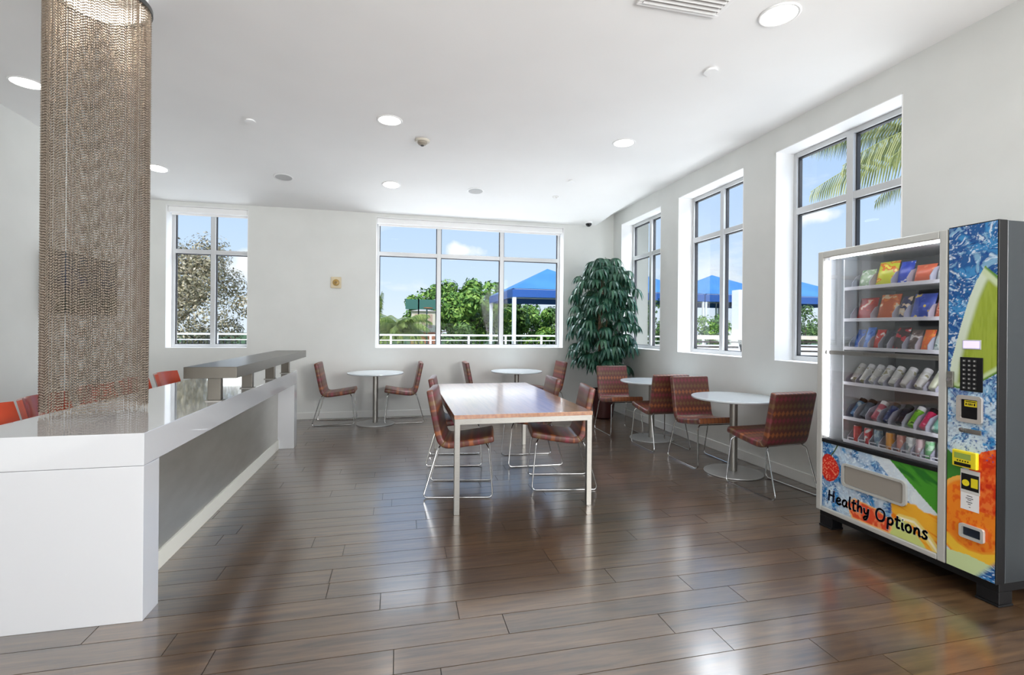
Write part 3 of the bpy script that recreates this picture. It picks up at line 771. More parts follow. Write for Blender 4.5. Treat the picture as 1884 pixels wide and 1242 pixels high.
# ================================================================== VENDING MACHINE
VX, VY0, VY1 = 2.90, 1.826, 2.904
vm = thing('vending_machine', (3.2, 2.36, 0), 'large lit vending machine with fruit and water artwork, reading Healthy Options', 'vending machine')
M_bezel = mat('satin_bezel', (.60,.60,.57), .35, .3)
M_inner = mat('cabinet_liner', (.66,.68,.69), .45)
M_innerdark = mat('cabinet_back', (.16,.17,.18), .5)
cab = MB()
cab.box(2.96, 3.53, VY0, VY0+.02, .12, 1.938); cab.box(2.96, 3.53, VY1-.02, VY1, .12, 1.935); cab.box(2.96, 3.53, VY0+.02, VY1-.02, 1.91, 1.935)
cab.box(3.51, 3.53, VY0+.02, VY1-.02, .12, 1.91); cab.box(2.96, 3.51, VY0+.02, VY1-.02, .12, .15)
obj('cabinet', cab, M_dark, vm, world=True, bevel=.003)
obj('base_skirt', MB().box(2.93, 3.52, VY0+.005, VY1-.005, .075, .12), M_black, vm, world=True, bevel=.004)
for x in (2.93, 3.42):
    for y in (VY0+.005, VY1-.105):
        obj('foot', MB().box(x, x+.09, y, y+.10, .012, .075).box(x-.005, x+.095, y-.003, y+.103, 0, .012), M_black, vm, world=True, bevel=.004)
lin = MB()
lin.box(3.44, 3.46, 2.10, 2.86, .6, 1.90); lin2 = MB().box(2.96, 3.44, 2.078, 2.10, .6, 1.90); lin3 = MB().box(2.96, 3.44, 2.862, 2.884, .6, 1.90); lin4 = MB().box(2.96, 3.44, 2.10, 2.86, 1.885, 1.90)
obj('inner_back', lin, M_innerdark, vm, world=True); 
obj('inner_wall', lin2, M_inner, vm, world=True); obj('inner_wall', lin3, M_inner, vm, world=True); obj('inner_ceiling', lin4, M_inner, vm, world=True)
obj('lower_box', MB().box(2.935, 3.46, 2.078, 2.884, .15, .602), M_black, vm, world=True)
# door bezel
DY0, DY1 = 2.060, VY1
bz = MB()
bz.box(VX, 2.955, DY0, DY0+.042, .118, 1.935); bz.box(VX, 2.955, DY1-.042, DY1, .118, 1.935)
bz.box(VX, 2.955, DY0+.042, DY1-.042, 1.889, 1.935); bz.box(VX, 2.955, DY0+.042, DY1-.042, .118, .150)
door = obj('door_frame', bz, M_bezel, vm, world=True, bevel=.006)
obj('glass_panel', MB().box(2.914, 2.918, 2.103, 2.861, .626, 1.888), M_vglass, vm, world=True)
obj('sill_rail', MB().box(2.902, 2.955, 2.103, 2.861, .601, .626), M_black, vm, world=True, bevel=.003)
obj('glass_crossbar', MB().box(2.93, 2.95, 2.103, 2.861, 1.215, 1.243), M_steel, vm, world=True, bevel=.003)
obj('led_strip', MB().box(2.928, 2.94, 2.838, 2.849, .64, 1.87), M_led, vm, world=True)
obj('led_strip', MB().box(2.928, 2.94, 2.11, 2.83, 1.876, 1.884), M_led, vm, world=True)
obj('led_strip', MB().box(2.958, 2.985, 2.101, 2.104, .64, 1.87), M_led, vm, world=True)  # extra strip added behind the bezel to brighten the products

# ---- printed artwork (colours painted per vertex from noise and outlines of the fruit)
def vnoise(x, y, seed=0):
    xi = np.floor(x).astype(np.int64); yi = np.floor(y).astype(np.int64); xf = x-xi; yf = y-yi
    def hsh(a, b): 
        n = (a*374761393 + b*668265263 + seed*974634777) & 0x7fffffff
        n = ((n ^ (n >> 13))*1274126177) & 0x7fffffff
        return ((n ^ (n >> 16)) & 0xffff)/65535.
    u = xf*xf*(3-2*xf); v = yf*yf*(3-2*yf)
    return (hsh(xi,yi)*(1-u)+hsh(xi+1,yi)*u)*(1-v)+(hsh(xi,yi+1)*(1-u)+hsh(xi+1,yi+1)*u)*v
def fbm(x, y, o=4, seed=0):
    r = 0; a = .5; 
    for i in range(o): r = r+a*vnoise(x*2**i, y*2**i, seed+i); a *= .5
    return r/(1-.5**o)
def inpoly(px, py, poly):
    ins = np.zeros(px.shape, bool); n = len(poly)
    for i in range(n):
        x1, y1 = poly[i]; x2, y2 = poly[(i+1) % n]
        c = ((y1 > py) != (y2 > py)) & (px < (x2-x1)*(py-y1)/(y2-y1+1e-12)+x1); ins ^= c
    return ins
def segd(px, py, poly, closed=False):
    d = np.full(px.shape, 9.); n = len(poly)
    for i in range(n if closed else n-1):
        x1, y1 = poly[i]; x2, y2 = poly[(i+1) % n]; dx, dy = x2-x1, y2-y1
        t = np.clip(((px-x1)*dx+(py-y1)*dy)/(dx*dx+dy*dy+1e-12), 0, 1); d = np.minimum(d, np.hypot(px-x1-t*dx, py-y1-t*dy))
    return d
def lin(c): 
    c = np.array(c)/255.; return np.where(c <= .04045, c/12.92, ((c+.055)/1.055)**2.4)
def mixc(C, mask, col):
    m = np.clip(mask, 0, 1)[..., None]; return C*(1-m)+np.asarray(col)*m
def ss(a, b, x): t = np.clip((x-a)/(b-a), 0, 1); return t*t*(3-2*t)
def water(a, b, deep):
    wx = fbm(a*9, b*9, 3, 40)*.12; wy = fbm(a*9+7, b*9, 3, 50)*.12
    n1 = fbm((a+wx)*44+(b+wy)*16, (b+wy)*44-(a+wx)*14, 5, 3); n2 = fbm((a+wx)*95, (b+wy)*95, 3, 9); n3 = fbm(a*16+3, b*16, 3, 21)
    C = np.zeros(a.shape+(3,))+lin((60,140,200))
    C = mixc(C, ss(.45,.62,n3)*(.9-.65*deep), lin((205,225,236))); C = mixc(C, deep*ss(.30,.5,n3)*.95, lin((16,84,150)))
    C = mixc(C, ss(.52,.60,n1)*ss(.60,.52,n1*.0+n2), lin((10,62,140)))
    C = mixc(C, ss(.62,.72,n2)*.85, lin((225,238,246))); C = mixc(C, ss(.60,.72,n1)*.7, lin((150,200,228)))
    C = mixc(C, ss(.30,.22,n1)*.8, lin((12,50,110)))
    return C
def art_panel(name, x, w, zlo, zhi, y_left, fn, parent, step):
    nx_ = int(w/step)+1; nz_ = int((zhi-zlo)/step)+1
    A, B = np.meshgrid(np.linspace(0, w, nx_), np.linspace(zlo, zhi, nz_)); col = fn(A, B)
    co = np.stack([np.full(A.shape, x), y_left-A, B], -1).reshape(-1, 3)-np.array(parent.location)
    i = np.arange(nz_-1)[:,None]*nx_+np.arange(nx_-1)[None]; F = np.stack([i, i+nx_, i+nx_+1, i+1], -1).reshape(-1, 4)
    me = bpy.data.meshes.new(name); me.vertices.add(len(co)); me.vertices.foreach_set('co', co.ravel())
    me.loops.add(len(F)*4); me.loops.foreach_set('vertex_index', F.ravel().astype(np.int32)); me.polygons.add(len(F))
    me.polygons.foreach_set('loop_start', np.arange(0, len(F)*4, 4, dtype=np.int32)); me.update(calc_edges=True)
    at_ = me.color_attributes.new('print', 'FLOAT_COLOR', 'POINT'); at_.data.foreach_set('color', np.concatenate([col.reshape(-1,3), np.ones((len(co),1))], 1).ravel().astype(np.float32))
    me.materials.append(M_print); o = bpy.data.objects.new(name, me); COL.objects.link(o); o.parent = parent; return o
M_print = mat('printed_vinyl', rough=.25, spec=.5)
t_ = M_print.node_tree; vc = t_.nodes.new('ShaderNodeVertexColor'); vc.layer_name = 'print'; t_.links.new(vc.outputs[0], bs(M_print).inputs['Base Color'])
def art_control(a, b):
    C = water(a, b, ss(1.0, 1.25, b))
    pn = fbm(a*30, b*30, 3, 77)
    C = mixc(C, ss(1.08,1.0,b)*ss(.35,.6,pn)*.7, lin((205,220,228)))
    lime = [(.168,1.715),(.13,1.64),(.10,1.56),(.06,1.41),(.016,1.22),(.003,1.09),(.05,1.075),(.16,1.125),(.24,1.185),(.24,1.64)]
    m = inpoly(a, b, lime); d = segd(a, b, lime[:6]); d2 = segd(a, b, [(.003,1.085),(.05,1.072),(.16,1.12),(.24,1.18)]); d3 = segd(a, b, [(.17,1.72),(.24,1.64)])
    C = mixc(C, m*1., lin((160,178,62))); seg = fbm(a*120, b*14, 3, 5); C = mixc(C, m*ss(.4,.7,seg)*.5, lin((138,158,40)))
    C = mixc(C, m*ss(.055,.028,d), lin((214,226,205))); C = mixc(C, m*ss(.04,.022,d2), lin((200,220,165))); C = mixc(C, m*ss(.018,.008,d2), lin((90,135,45)))
    C = mixc(C, m*ss(.05,.03,d3), lin((205,220,180))); C = mixc(C, m*ss(.02,.008,d3), lin((95,145,55)))
    leaf = [(0,.745),(.035,.715),(.075,.66),(.08,.60),(0,.54)]
    C = mixc(C, inpoly(a, b, leaf)*1., lin((62,128,48)))
    red = [(.09,.60),(.115,.70),(.16,.765),(.24,.80),(.24,.33),(.1,.36)]
    nn = fbm(a*60, b*40, 3, 13); m = inpoly(a, b, red)*1.
    C = mixc(C, m, lin((226,82,30))); C = mixc(C, m*ss(.5,.7,nn), lin((238,120,50))); C = mixc(C, m*ss(.45,.3,nn), lin((205,50,20)))
    e = np.hypot((a-.10)/.16, (b-.40)/.225); m = (e < 1)*1.*(b < .63)*((a < .105+.0*b)|(b < .46))
    C = mixc(C, m, lin((240,135,35))); C = mixc(C, m*ss(.5,.7,nn), lin((228,100,25))); C = mixc(C, m*ss(.86,.93,e), lin((246,178,80)))
    arc = segd(a, b, [(-.01,.275),(.04,.235),(.10,.215),(.17,.22),(.24,.25)])
    m2 = (b < .30)*1.; C = mixc(C, m2*ss(.036,.028,arc), lin((244,196,60))); C = mixc(C, m2*ss(.030,.0,np.abs(arc-.03)*3), lin((240,150,40)))
    low = b < .215-.1*np.abs(a-.1); C = mixc(C, low*1., lin((205,222,165)))
    wv = water(a, b, np.ones_like(a)); mw = ss(.0,.04,(a-.12)-(b-.12)*.8)*(b < .24); C = C*(1-mw[...,None])+wv*mw[...,None]
    sp = fbm(a*110, b*110, 2, 31); C = mixc(C, (b > .72)*(b < 1.07)*ss(.66,.74,sp)*.8, lin((30,80,150)))
    return C
def art_lower(a, b):
    C = water(a, b, ss(.33,.5,fbm(a*8,b*8,2,61))*.5)
    C = mixc(C, ss(.45,.6,fbm(a*12,b*12,3,88))*.55, lin((220,232,238)))
    white = [(.36,.61),(.48,.61),(.765,.40),(.765,.30),(.62,.36)]
    C = mixc(C, inpoly(a, b, white)*.8, lin((228,236,238)))
    leaf = [(.47,.61),(.77,.61),(.77,.355),(.66,.445)]
    n = fbm(a*20+b*30, b*20, 3, 17); m = inpoly(a, b, leaf)*1.; C = mixc(C, m, lin((70,150,45))); C = mixc(C, m*ss(.45,.7,n), lin((42,112,38)))
    edge = fbm(a*30, b*30, 3, 19)*.05
    m = ss(0,.01,(a-.50)+edge-.02)*ss(0,.012,(.385-(a-.53)*.15-b)+edge-.02); C = mixc(C, m, lin((243,178,52)))
    fib = fbm(a*18+b*60, b*10, 3, 23); C = mixc(C, m*ss(.45,.65,fib), lin((232,125,28)))
    rim = segd(a, b, [(.55,.27),(.63,.275),(.70,.22),(.765,.15)]); C = mixc(C, ss(.028,.018,rim), lin((240,215,120))); C = mixc(C, ss(.010,.004,rim), lin((250,240,205)))
    pg = [(.46,.15),(.54,.27),(.60,.25),(.70,.15)]; C = mixc(C, inpoly(a, b, pg)*1., lin((205,215,130)))
    red = [(.20,.235),(.26,.285),(.42,.27),(.52,.225),(.50,.15),(.24,.15)]
    nn = fbm(a*45, b*30, 3, 29); m = inpoly(a+edge*.5, b, red)*1.; C = mixc(C, m, lin((226,80,48))); C = mixc(C, m*ss(.5,.66,nn), lin((240,140,90))); C = mixc(C, m*ss(.013,.003,segd(a+edge*.5, b, red, True)), lin((244,190,120)))
    e = np.hypot((a-.062)/.072, (b-.43)/(.092-.02*(a-.062)/.07)); st = fbm(a*150, b*150, 2, 37)
    C = mixc(C, (e < 1)*1., lin((214,40,30))); C = mixc(C, (e < 1)*ss(.60,.7,st), lin((245,150,110))); C = mixc(C, (e < 1)*ss(.8,1,e)*.5, lin((150,20,20)))
    stem = segd(a, b, [(.07,.52),(.095,.555),(.12,.60)]); C = mixc(C, ss(.006,.003,stem), lin((70,90,50)))
    return C
obj('control_column', MB().box(VX+.002, 2.96, VY0, 2.056, .118, 1.940), M_black, vm, world=True, bevel=.003)
art_panel('column_artwork', VX-.0005, .221, .124, 1.934, 2.051, art_control, vm, .0032)
art_panel('lower_artwork', 2.911, .757, .151, .600, 2.861, art_lower, vm, .0034)
obj('artwork_backing', MB().box(2.912, 2.935, 2.103, 2.861, .151, .600), M_black, vm, world=True)
# pickup door in the lower panel
fr = MB(); y0, y1, z0, z1, k = 2.27, 2.70, .345, .497, .018
def rrect(cy, cz_, hy, hz, r, n=5):
    out = []
    for sy, sz, a0 in ((1,1,0),(-1,1,90),(-1,-1,180),(1,-1,270)):
        for i in range(n+1): a = R(a0+90*i/n); out.append((cy+sy*(hy-r)+r*math.cos(a), cz_+sz*(hz-r)+r*math.sin(a)))
    return out
def ring(mb, outer, inner, x0, x1):
    n = len(outer); vs = [(x0, y, z) for y, z in outer]+[(x0, y, z) for y, z in inner]+[(x1, y, z) for y, z in outer]+[(x1, y, z) for y, z in inner]
    fs = []
    for i in range(n):
        j = (i+1) % n; fs += [(i, j, n+j, n+i), (2*n+i, 3*n+i, 3*n+j, 2*n+j), (i, 2*n+i, 2*n+j, j), (n+i, n+j, 3*n+j, 3*n+i)]
    return mb.add(vs, fs)
cy, czz = (y0+y1)/2, (z0+z1)/2
pk = obj('pickup_surround', ring(MB(), rrect(cy, czz, (y1-y0)/2, (z1-z0)/2, .03), rrect(cy, czz, (y1-y0)/2-k, (z1-z0)/2-k*.8, .016), 2.896, 2.913), M_bezel, vm, world=True)
obj('pickup_flap', MB().prism([(y, z) for y, z in rrect(cy, czz, (y1-y0)/2-k-.003, (z1-z0)/2-k*.8-.003, .014)], 2.904, 2.909, lambda y, z, x: (x, y, z)), mat('flap_grey', (.36,.33,.29), .4, .2), vm, world=True)
# lettering: hand-drawn strokes
def spl(P, n=7):
    P = [Vector((p[0], p[1], 0)) for p in P]
    if len(P) == 2: return P
    out = []
    for i in range(len(P)-1):
        a, b, c, d = P[max(i-1,0)], P[i], P[i+1], P[min(i+2,len(P)-1)]
        for k in range(n):
            t = k/n; out.append(.5*((2*b)+(-a+c)*t+(2*a-5*b+4*c-d)*t*t+(-a+3*b-3*c+d)*t**3))
    return out+[P[-1]]
GL = {'H': (.80, [[(.12,1.0),(.08,.5),(.05,0)],[(.62,1.05),(.56,.5),(.55,0)],[(.0,.52),(.3,.56),(.68,.54)]]),
 'e': (.55, [[(.05,.26),(.25,.30),(.42,.42),(.36,.56),(.2,.56),(.06,.38),(.06,.15),(.2,.0),(.34,.02),(.5,.14)]]),
 'a': (.58, [[(.44,.50),(.30,.58),(.10,.46),(.04,.2),(.14,.02),(.30,.06),(.44,.3),(.45,.52)],[(.45,.52),(.42,.2),(.46,.03),(.56,.08)]]),
 'l': (.28, [[(.16,1.08),(.10,.6),(.09,.15),(.14,.0),(.26,.06)]]),
 't': (.44, [[(.2,.92),(.16,.5),(.15,.12),(.22,.0),(.38,.05)],[(-.02,.62),(.2,.64),(.44,.66)]]),
 'h': (.56, [[(.12,1.08),(.08,.55),(.06,0)],[(.07,.3),(.2,.52),(.36,.54),(.42,.38),(.42,.0)]]),
 'y': (.56, [[(.05,.56),(.08,.25),(.2,.12),(.36,.24),(.44,.56)],[(.46,.58),(.40,.1),(.28,-.3),(.1,-.42),(.02,-.3),(.16,-.14),(.34,-.05)]]),
 'O': (.92, [[(.42,1.0),(.18,.9),(.03,.55),(.10,.15),(.34,.0),(.62,.12),(.76,.5),(.68,.88),(.42,1.0),(.36,.96)]]),
 'p': (.60, [[(.10,.56),(.07,.1),(.03,-.44)],[(.08,.36),(.22,.56),(.42,.52),(.48,.28),(.34,.05),(.18,.02),(.08,.14)]]),
 'i': (.26, [[(.10,.55),(.08,.2),(.12,.0),(.22,.05)],[(.12,.78),(.15,.82)]]),
 'o': (.58, [[(.26,.57),(.08,.44),(.05,.18),(.18,.0),(.36,.04),(.46,.28),(.38,.52),(.26,.57),(.2,.53)]]),
 'n': (.58, [[(.10,.56),(.08,.25),(.06,0)],[(.08,.3),(.2,.52),(.36,.55),(.43,.38),(.43,.05),(.52,.04)]]),
 's': (.44, [[(.38,.50),(.24,.58),(.10,.46),(.2,.32),(.34,.2),(.28,.03),(.1,.0),(.0,.1)]])}
def lettering(text, y_left, zb, size, halfw, xsurf, space=.5):
    mb = MB(); cx = 0
    for chh in text:
        if chh == ' ': cx += space; continue
        w_, st = GL[chh]
        for s_ in st:
            P = spl(s_)
            for i in range(len(P)-1):
                a, b_ = P[i], P[i+1]; d = (b_-a); 
                if d.length < 1e-6: continue
                d.normalize(); nn = Vector((-d.y, d.x, 0))*halfw/size; a2 = a-d*halfw/size*.5; b2 = b_+d*halfw/size*.5
                q = [a2+nn, b2+nn, b2-nn, a2-nn]
                vs_ = [(xx, y_left-(cx+v.x)*size, zb+v.y*size) for xx in (xsurf, xsurf-.0008) for v in q]
                mb.add(vs_, [(0,1,2,3),(7,6,5,4),(0,4,5,1),(1,5,6,2),(2,6,7,3),(3,7,4,0)])
        cx += w_+.06
    return mb, cx
sz = .0755
_, tw = lettering('Healthy Options', 0, 0, sz, .004, 0); sz *= .66/(tw*sz)
M_lw = mat('letter_white', (.85,.88,.9), .4); M_ln = mat('letter_navy', (.008,.012,.06), .4)
_, w1 = lettering('Healthy', 0, 0, sz, .004, 0)
for wd_, yl in (('Healthy', 2.81), ('Options', 2.81-(w1+.5)*sz)):
    obj('lettering_outline', lettering(wd_, yl, .205, sz, .0068, 2.9108)[0], M_lw, vm, world=True)
    obj('lettering', lettering(wd_, yl, .205, sz, .0034, 2.9098)[0], M_ln, vm, world=True)

# control column fittings
X_ = VX-.0005
def cbox(name, y0, y1, z0, z1, d, m, parent=vm, bevel=.002, x=X_): return obj(name, MB().box(x-d, x, y0, y1, z0, z1), m, parent, world=True, bevel=bevel)
ds = cbox('display', 1.896, 1.982, 1.286, 1.336, .004, M_bezel)
obj('display_screen', MB().box(X_-.0055, X_-.004, 1.902, 1.976, 1.292, 1.330), mat('lavender_screen', (.5,.45,.8), .3, emit=(.62,.55,1.0), es=.9), ds, world=True)
kp = cbox('keypad', 1.887, 1.990, 1.068, 1.245, .006, M_black)
M_key = mat('key_print', (.55,.55,.53), .5)
kb = MB()
for r_ in range(7):
    for c_ in range(3):
        yk = 1.970-c_*.024; zk = 1.226-r_*.0235
        kb.box(X_-.0075, X_-.006, yk-.0075, yk+.0075, zk-.006, zk+.006)
kb_keys = obj('key_pad_keys', kb, mat('key_black', (.05,.05,.05), .5), kp, world=True)
kb = MB()
for r_ in range(7):
    for c_ in range(3):
        yk = 1.970-c_*.024; zk = 1.226-r_*.0235
        kb.box(X_-.0082, X_-.0075, yk-.004, yk+.004, zk-.0015, zk+.0015); kb.box(X_-.0082, X_-.0075, yk-.0012, yk+.0018, zk-.004, zk+.004)
obj('key_marking', kb, M_key, kp, world=True)
lk = cbox('lock_plate', 2.020, 2.050, 1.078, 1.165, .012, M_steel)
obj('lock_barrel', MB().lathe([(.010,-.012),(.010,-.018),(.001,-.018)], 20, c=(X_, 2.036, 1.122), axis='x', cap=False), M_chrome, lk, world=True, smooth=True)
cy, czz = 1.943, .975
bls = obj('bill_surround', ring(MB(), rrect(cy, czz, .058, .070, .016), rrect(cy, czz, .040, .050, .006), X_-.014, X_), mat('bill_bezel', (.42,.39,.36), .4), vm, world=True)
obj('bill_slot', MB().box(X_-.003, X_, 1.903, 1.983, .925, 1.025), M_black, bls, world=True)
M_yel = mat('yellow_plastic', (.80,.66,.02), .4)
obj('bill_sign', MB().box(X_-.0045, X_-.003, 1.911, 1.968, .988, 1.020), M_yel, bls, world=True)
mk = MB()
for i, (yy_, w_) in enumerate(((1.960,.006),(1.950,.004),(1.942,.006),(1.933,.004),(1.922,.006))): mk.box(X_-.0052, X_-.0045, yy_-w_/2, yy_+w_/2, .994, 1.006)
mk.box(X_-.0052, X_-.0045, 1.916, 1.963, 1.011, 1.015)
obj('bill_sign_marking', mk, M_black, bls, world=True)
obj('coin_slot_plate', MB().box(X_-.004, X_, 1.892, 1.972, .848, .872), M_steel, vm, world=True, bevel=.002)
obj('coin_button', MB().lathe([(.012,-.004),(.012,-.010),(.001,-.011)], 20, c=(X_, 1.978, .862), axis='x', cap=False), M_chrome, vm, world=True, smooth=True)
yb = cbox('card_reader', 1.900, 2.014, .668, .755, .022, M_yel, bevel=.005)
obj('reader_screen', MB().box(X_-.0228, X_-.022, 1.925, 2.002, .712, .742), mat('lcd_green', (.30,.40,.08), .3), yb, world=True)
obj('reader_stripe', MB().box(X_-.0228, X_-.022, 1.925, 2.002, .675, .692), M_black, yb, world=True)
kb = MB()
for i in range(5): kb.box(X_-.0228, X_-.022, 1.935+i*.012, 1.941+i*.012, .698, .705)
obj('reader_marking', kb, M_black, yb, world=True)
icd = obj('instruction_card', MB().box(X_-.002, X_, 1.897, 1.985, .538, .658), mat('card_grey', (.62,.62,.60), .5), vm, world=True)
obj('card_picture', MB().box(X_-.0028, X_-.002, 1.901, 1.981, .552, .636), M_black, icd, world=True)
obj('card_icon', MB().lathe([(.001,-.0034),(.017,-.0034),(.017,-.0028)], 20, c=(X_, 1.960, .588), axis='x', cap=False).box(X_-.0034, X_-.0028, 1.905, 1.936, .570, .618), M_yel, icd, world=True)
pnt = obj('paper_notice', MB().box(X_-.0014, X_, 1.900, 1.984, .448, .537), mat('paper', (.82,.82,.82), .6), vm, world=True)
kb = MB()
for z_, a_0, b_0 in ((.520,1.930,1.955),(.508,1.926,1.960),(.500,1.934,1.952),(.488,1.930,1.957),(.478,1.937,1.950),(.463,1.938,1.945)): kb.box(X_-.0020, X_-.0014, a_0, b_0, z_, z_+.004)
obj('notice_print', kb, mat('print_grey', (.10,.10,.11), .6), pnt, world=True)
crs = obj('coin_return_surround', ring(MB(), rrect(1.928, .338, .056, .036, .012), rrect(1.928, .338, .042, .023, .005), X_-.014, X_), M_bezel, vm, world=True)
obj('coin_return_slot', MB().box(X_-.003, X_, 1.885, 1.971, .314, .362), mat('slot_navy', (.012,.02,.035), .25), crs, world=True)

# trays
M_tray = mat('tray_white', (.78,.78,.84), .35); M_div = mat('tray_divider', (.42,.42,.50), .4)
rows = [(1.668, [2.725,2.602,2.456,2.358,2.225,2.12]), (1.455, [2.735,2.590,2.446,2.374,2.234,2.12]),
        (1.262, [2.745,2.677,2.608,2.536,2.478,2.383,2.306,2.234,2.16,2.11]), (1.022, [2.765,2.694,2.632,2.565,2.503,2.43,2.356,2.259,2.19,2.12]),
        (.785, [2.765,2.704,2.62,2.54,2.465,2.38,2.311,2.242,2.17,2.11]), (.628, [2.75,2.672,2.594,2.528,2.442,2.386,2.328,2.272,2.215,2.15])]
for ri, (z, dv) in enumerate(rows):
    sh = obj('shelf', MB().box(3.0, 3.435, 2.103, 2.772, z-.006, z), M_inner, vm, world=True)
    obj('price_rail', MB().box(2.988, 3.0, 2.103, 2.772, z-.012, z+.010), M_tray, sh, world=True, bevel=.002)
    for y in dv:
        h_ = (.105, .10, .10, .075, .105, .09)[ri]
        md = MB(); y_ = y
        prof = [(3.003, z), (3.003, z+h_*.35), (3.04, z+h_*.8), (3.10, z+h_), (3.40, z+h_), (3.40, z)]
        md.prism(prof, y_-.0022, y_+.0022, lambda a, b, c: (a, c, b))
        obj('divider', md, M_div, sh, world=True)
    if ri == 5:
        for y in dv[:-1]:
            obj('can_stop', MB().box(2.999, 3.003, y-.05, y-.004, z+.022, z+.028).box(2.999, 3.003, y-.008, y-.002, z, z+.028), M_tray, sh, world=True)
obj('side_partition', MB().box(2.99, 3.43, 2.772, 2.780, .63, 1.87), M_inner, vm, world=True)

# products: each one a thing of its own
PM = {}
def prod_mat(c1, c2, c3, scale=22, seed=0):
    key = (c1, c2, c3, seed)
    if key in PM: return PM[key]
    m = mat('wrapper_print', rough=.28, spec=.5); t = m.node_tree; b = bs(m)
    tc = t.nodes.new('ShaderNodeTexCoord'); mp = t.nodes.new('ShaderNodeMapping'); mp.inputs['Location'].default_value = (seed*1.7, seed*.9, seed*2.3)
    mp.inputs['Scale'].default_value = (1, 1, 1.3); t.links.new(tc.outputs['Object'], mp.inputs[0])
    n = t.nodes.new('ShaderNodeTexNoise'); n.inputs['Scale'].default_value = scale; n.inputs['Detail'].default_value = 1.5; t.links.new(mp.outputs[0], n.inputs['Vector'])
    r = t.nodes.new('ShaderNodeValToRGB'); r.color_ramp.interpolation = 'CONSTANT'; e = r.color_ramp.elements
    e[0].position = 0; e[0].color = (*lin(c1), 1); e[1].position = .54; e[1].color = (*lin(c2), 1); x = e.new(.63); x.color = (*lin(c3), 1)
    t.links.new(n.outputs[0], r.inputs[0]); t.links.new(r.outputs[0], b.inputs['Base Color']); PM[key] = m; return m
def bag(name, y0, y1, z, h, cols, label, cat, group, seed, depth=.045, lean=.30, x=3.02):
    w = abs(y1-y0); nu, nv = 10, 12; vs = []; fs = []
    for side in (-1, 1):
        for j in range(nv+1):
            v = j/nv
            for i in range(nu+1):
                u = i/nu; e_ = max(0, 1-(2*u-1)**4)**.6*max(0, math.sin(math.pi*min(max((v-.06)/.88, 0), 1)))**.55
                yy_ = (u-.5)*w*(.97 if 0 < j < nv else 1.0); zz_ = v*h
                vs.append((side*depth*.5*e_+zz_*lean+.0015*side+(.0025 if j in (0,nv) and i % 2 else 0), yy_, zz_*.97))
    k = (nu+1)*(nv+1)
    for s in (0, 1):
        for j in range(nv):
            for i in range(nu):
                q = (s*k+j*(nu+1)+i, s*k+j*(nu+1)+i+1, s*k+(j+1)*(nu+1)+i+1, s*k+(j+1)*(nu+1)+i); fs.append(q if s else q[::-1])
    for j in range(nv):
        a, b_ = j*(nu+1), (j+1)*(nu+1); fs.append((a, b_, k+b_, k+a)); fs.append((a+nu, k+a+nu, k+b_+nu, b_+nu))
    for i in range(nu):
        fs.append((i, k+i, k+i+1, i+1)); t0 = nv*(nu+1)+i; fs.append((t0, t0+1, k+t0+1, k+t0))
    o = obj(name, MB().add(vs, fs), prod_mat(*cols, seed=seed), smooth=True, angle=60); o.location = (x+depth*.5, (y0+y1)/2, z+.001)
    return tag(o, label, cat, group)
G1 = 'snack bags on the two upper shelves of the vending machine'
rz = 1.668
bag('snack_bag', 2.715,2.61, rz,.125, ((150,175,140),(205,215,200),(80,140,75)), 'pale green snack bag at the left of the top shelf', 'snack', G1, 1)
bag('snack_bag', 2.597,2.462, rz,.165, ((200,205,40),(225,120,30),(235,225,90)), 'tall yellow and orange snack bag on the top shelf', 'snack', G1, 2)
bag('snack_bag', 2.452,2.366, rz,.15, ((25,60,175),(35,80,200),(225,225,235)), 'blue snack bag with white print on the top shelf', 'snack', G1, 3)
bag('snack_bag', 2.350,2.235, rz,.115, ((205,95,60),(225,140,100),(190,60,40)), 'coral orange snack bag on the top shelf, right of the blue one', 'snack', G1, 4)
bag('snack_bag', 2.217,2.128, rz,.11, ((200,205,205),(225,225,225),(120,150,150)), 'silvery snack bag at the right end of the top shelf', 'snack', G1, 5)
rz = 1.455
bag('snack_bag', 2.728,2.598, rz,.15, ((170,35,30),(205,60,35),(225,190,170)), 'red snack bag at the left of the second shelf', 'snack', G1, 6)
bag('snack_bag', 2.583,2.452, rz,.165, ((200,95,40),(225,130,60),(235,215,180)), 'orange snack bag on the second shelf beside the red one', 'snack', G1, 7)
bag('snack_bag', 2.440,2.380, rz,.145, ((45,50,95),(220,195,165),(225,215,200)), 'cream and navy snack bag in the middle of the second shelf', 'snack', G1, 8)
bag('snack_bag', 2.368,2.240, rz,.155, ((75,95,180),(90,110,200),(235,205,110)), 'wide violet blue snack bag on the second shelf', 'snack', G1, 9)
bag('snack_bag', 2.228,2.126, rz,.13, ((215,120,90),(235,170,140),(190,70,50)), 'salmon snack bag at the right end of the second shelf', 'snack', G1, 10)
rz = 1.262; G3 = 'candy packs on the third shelf of the vending machine'
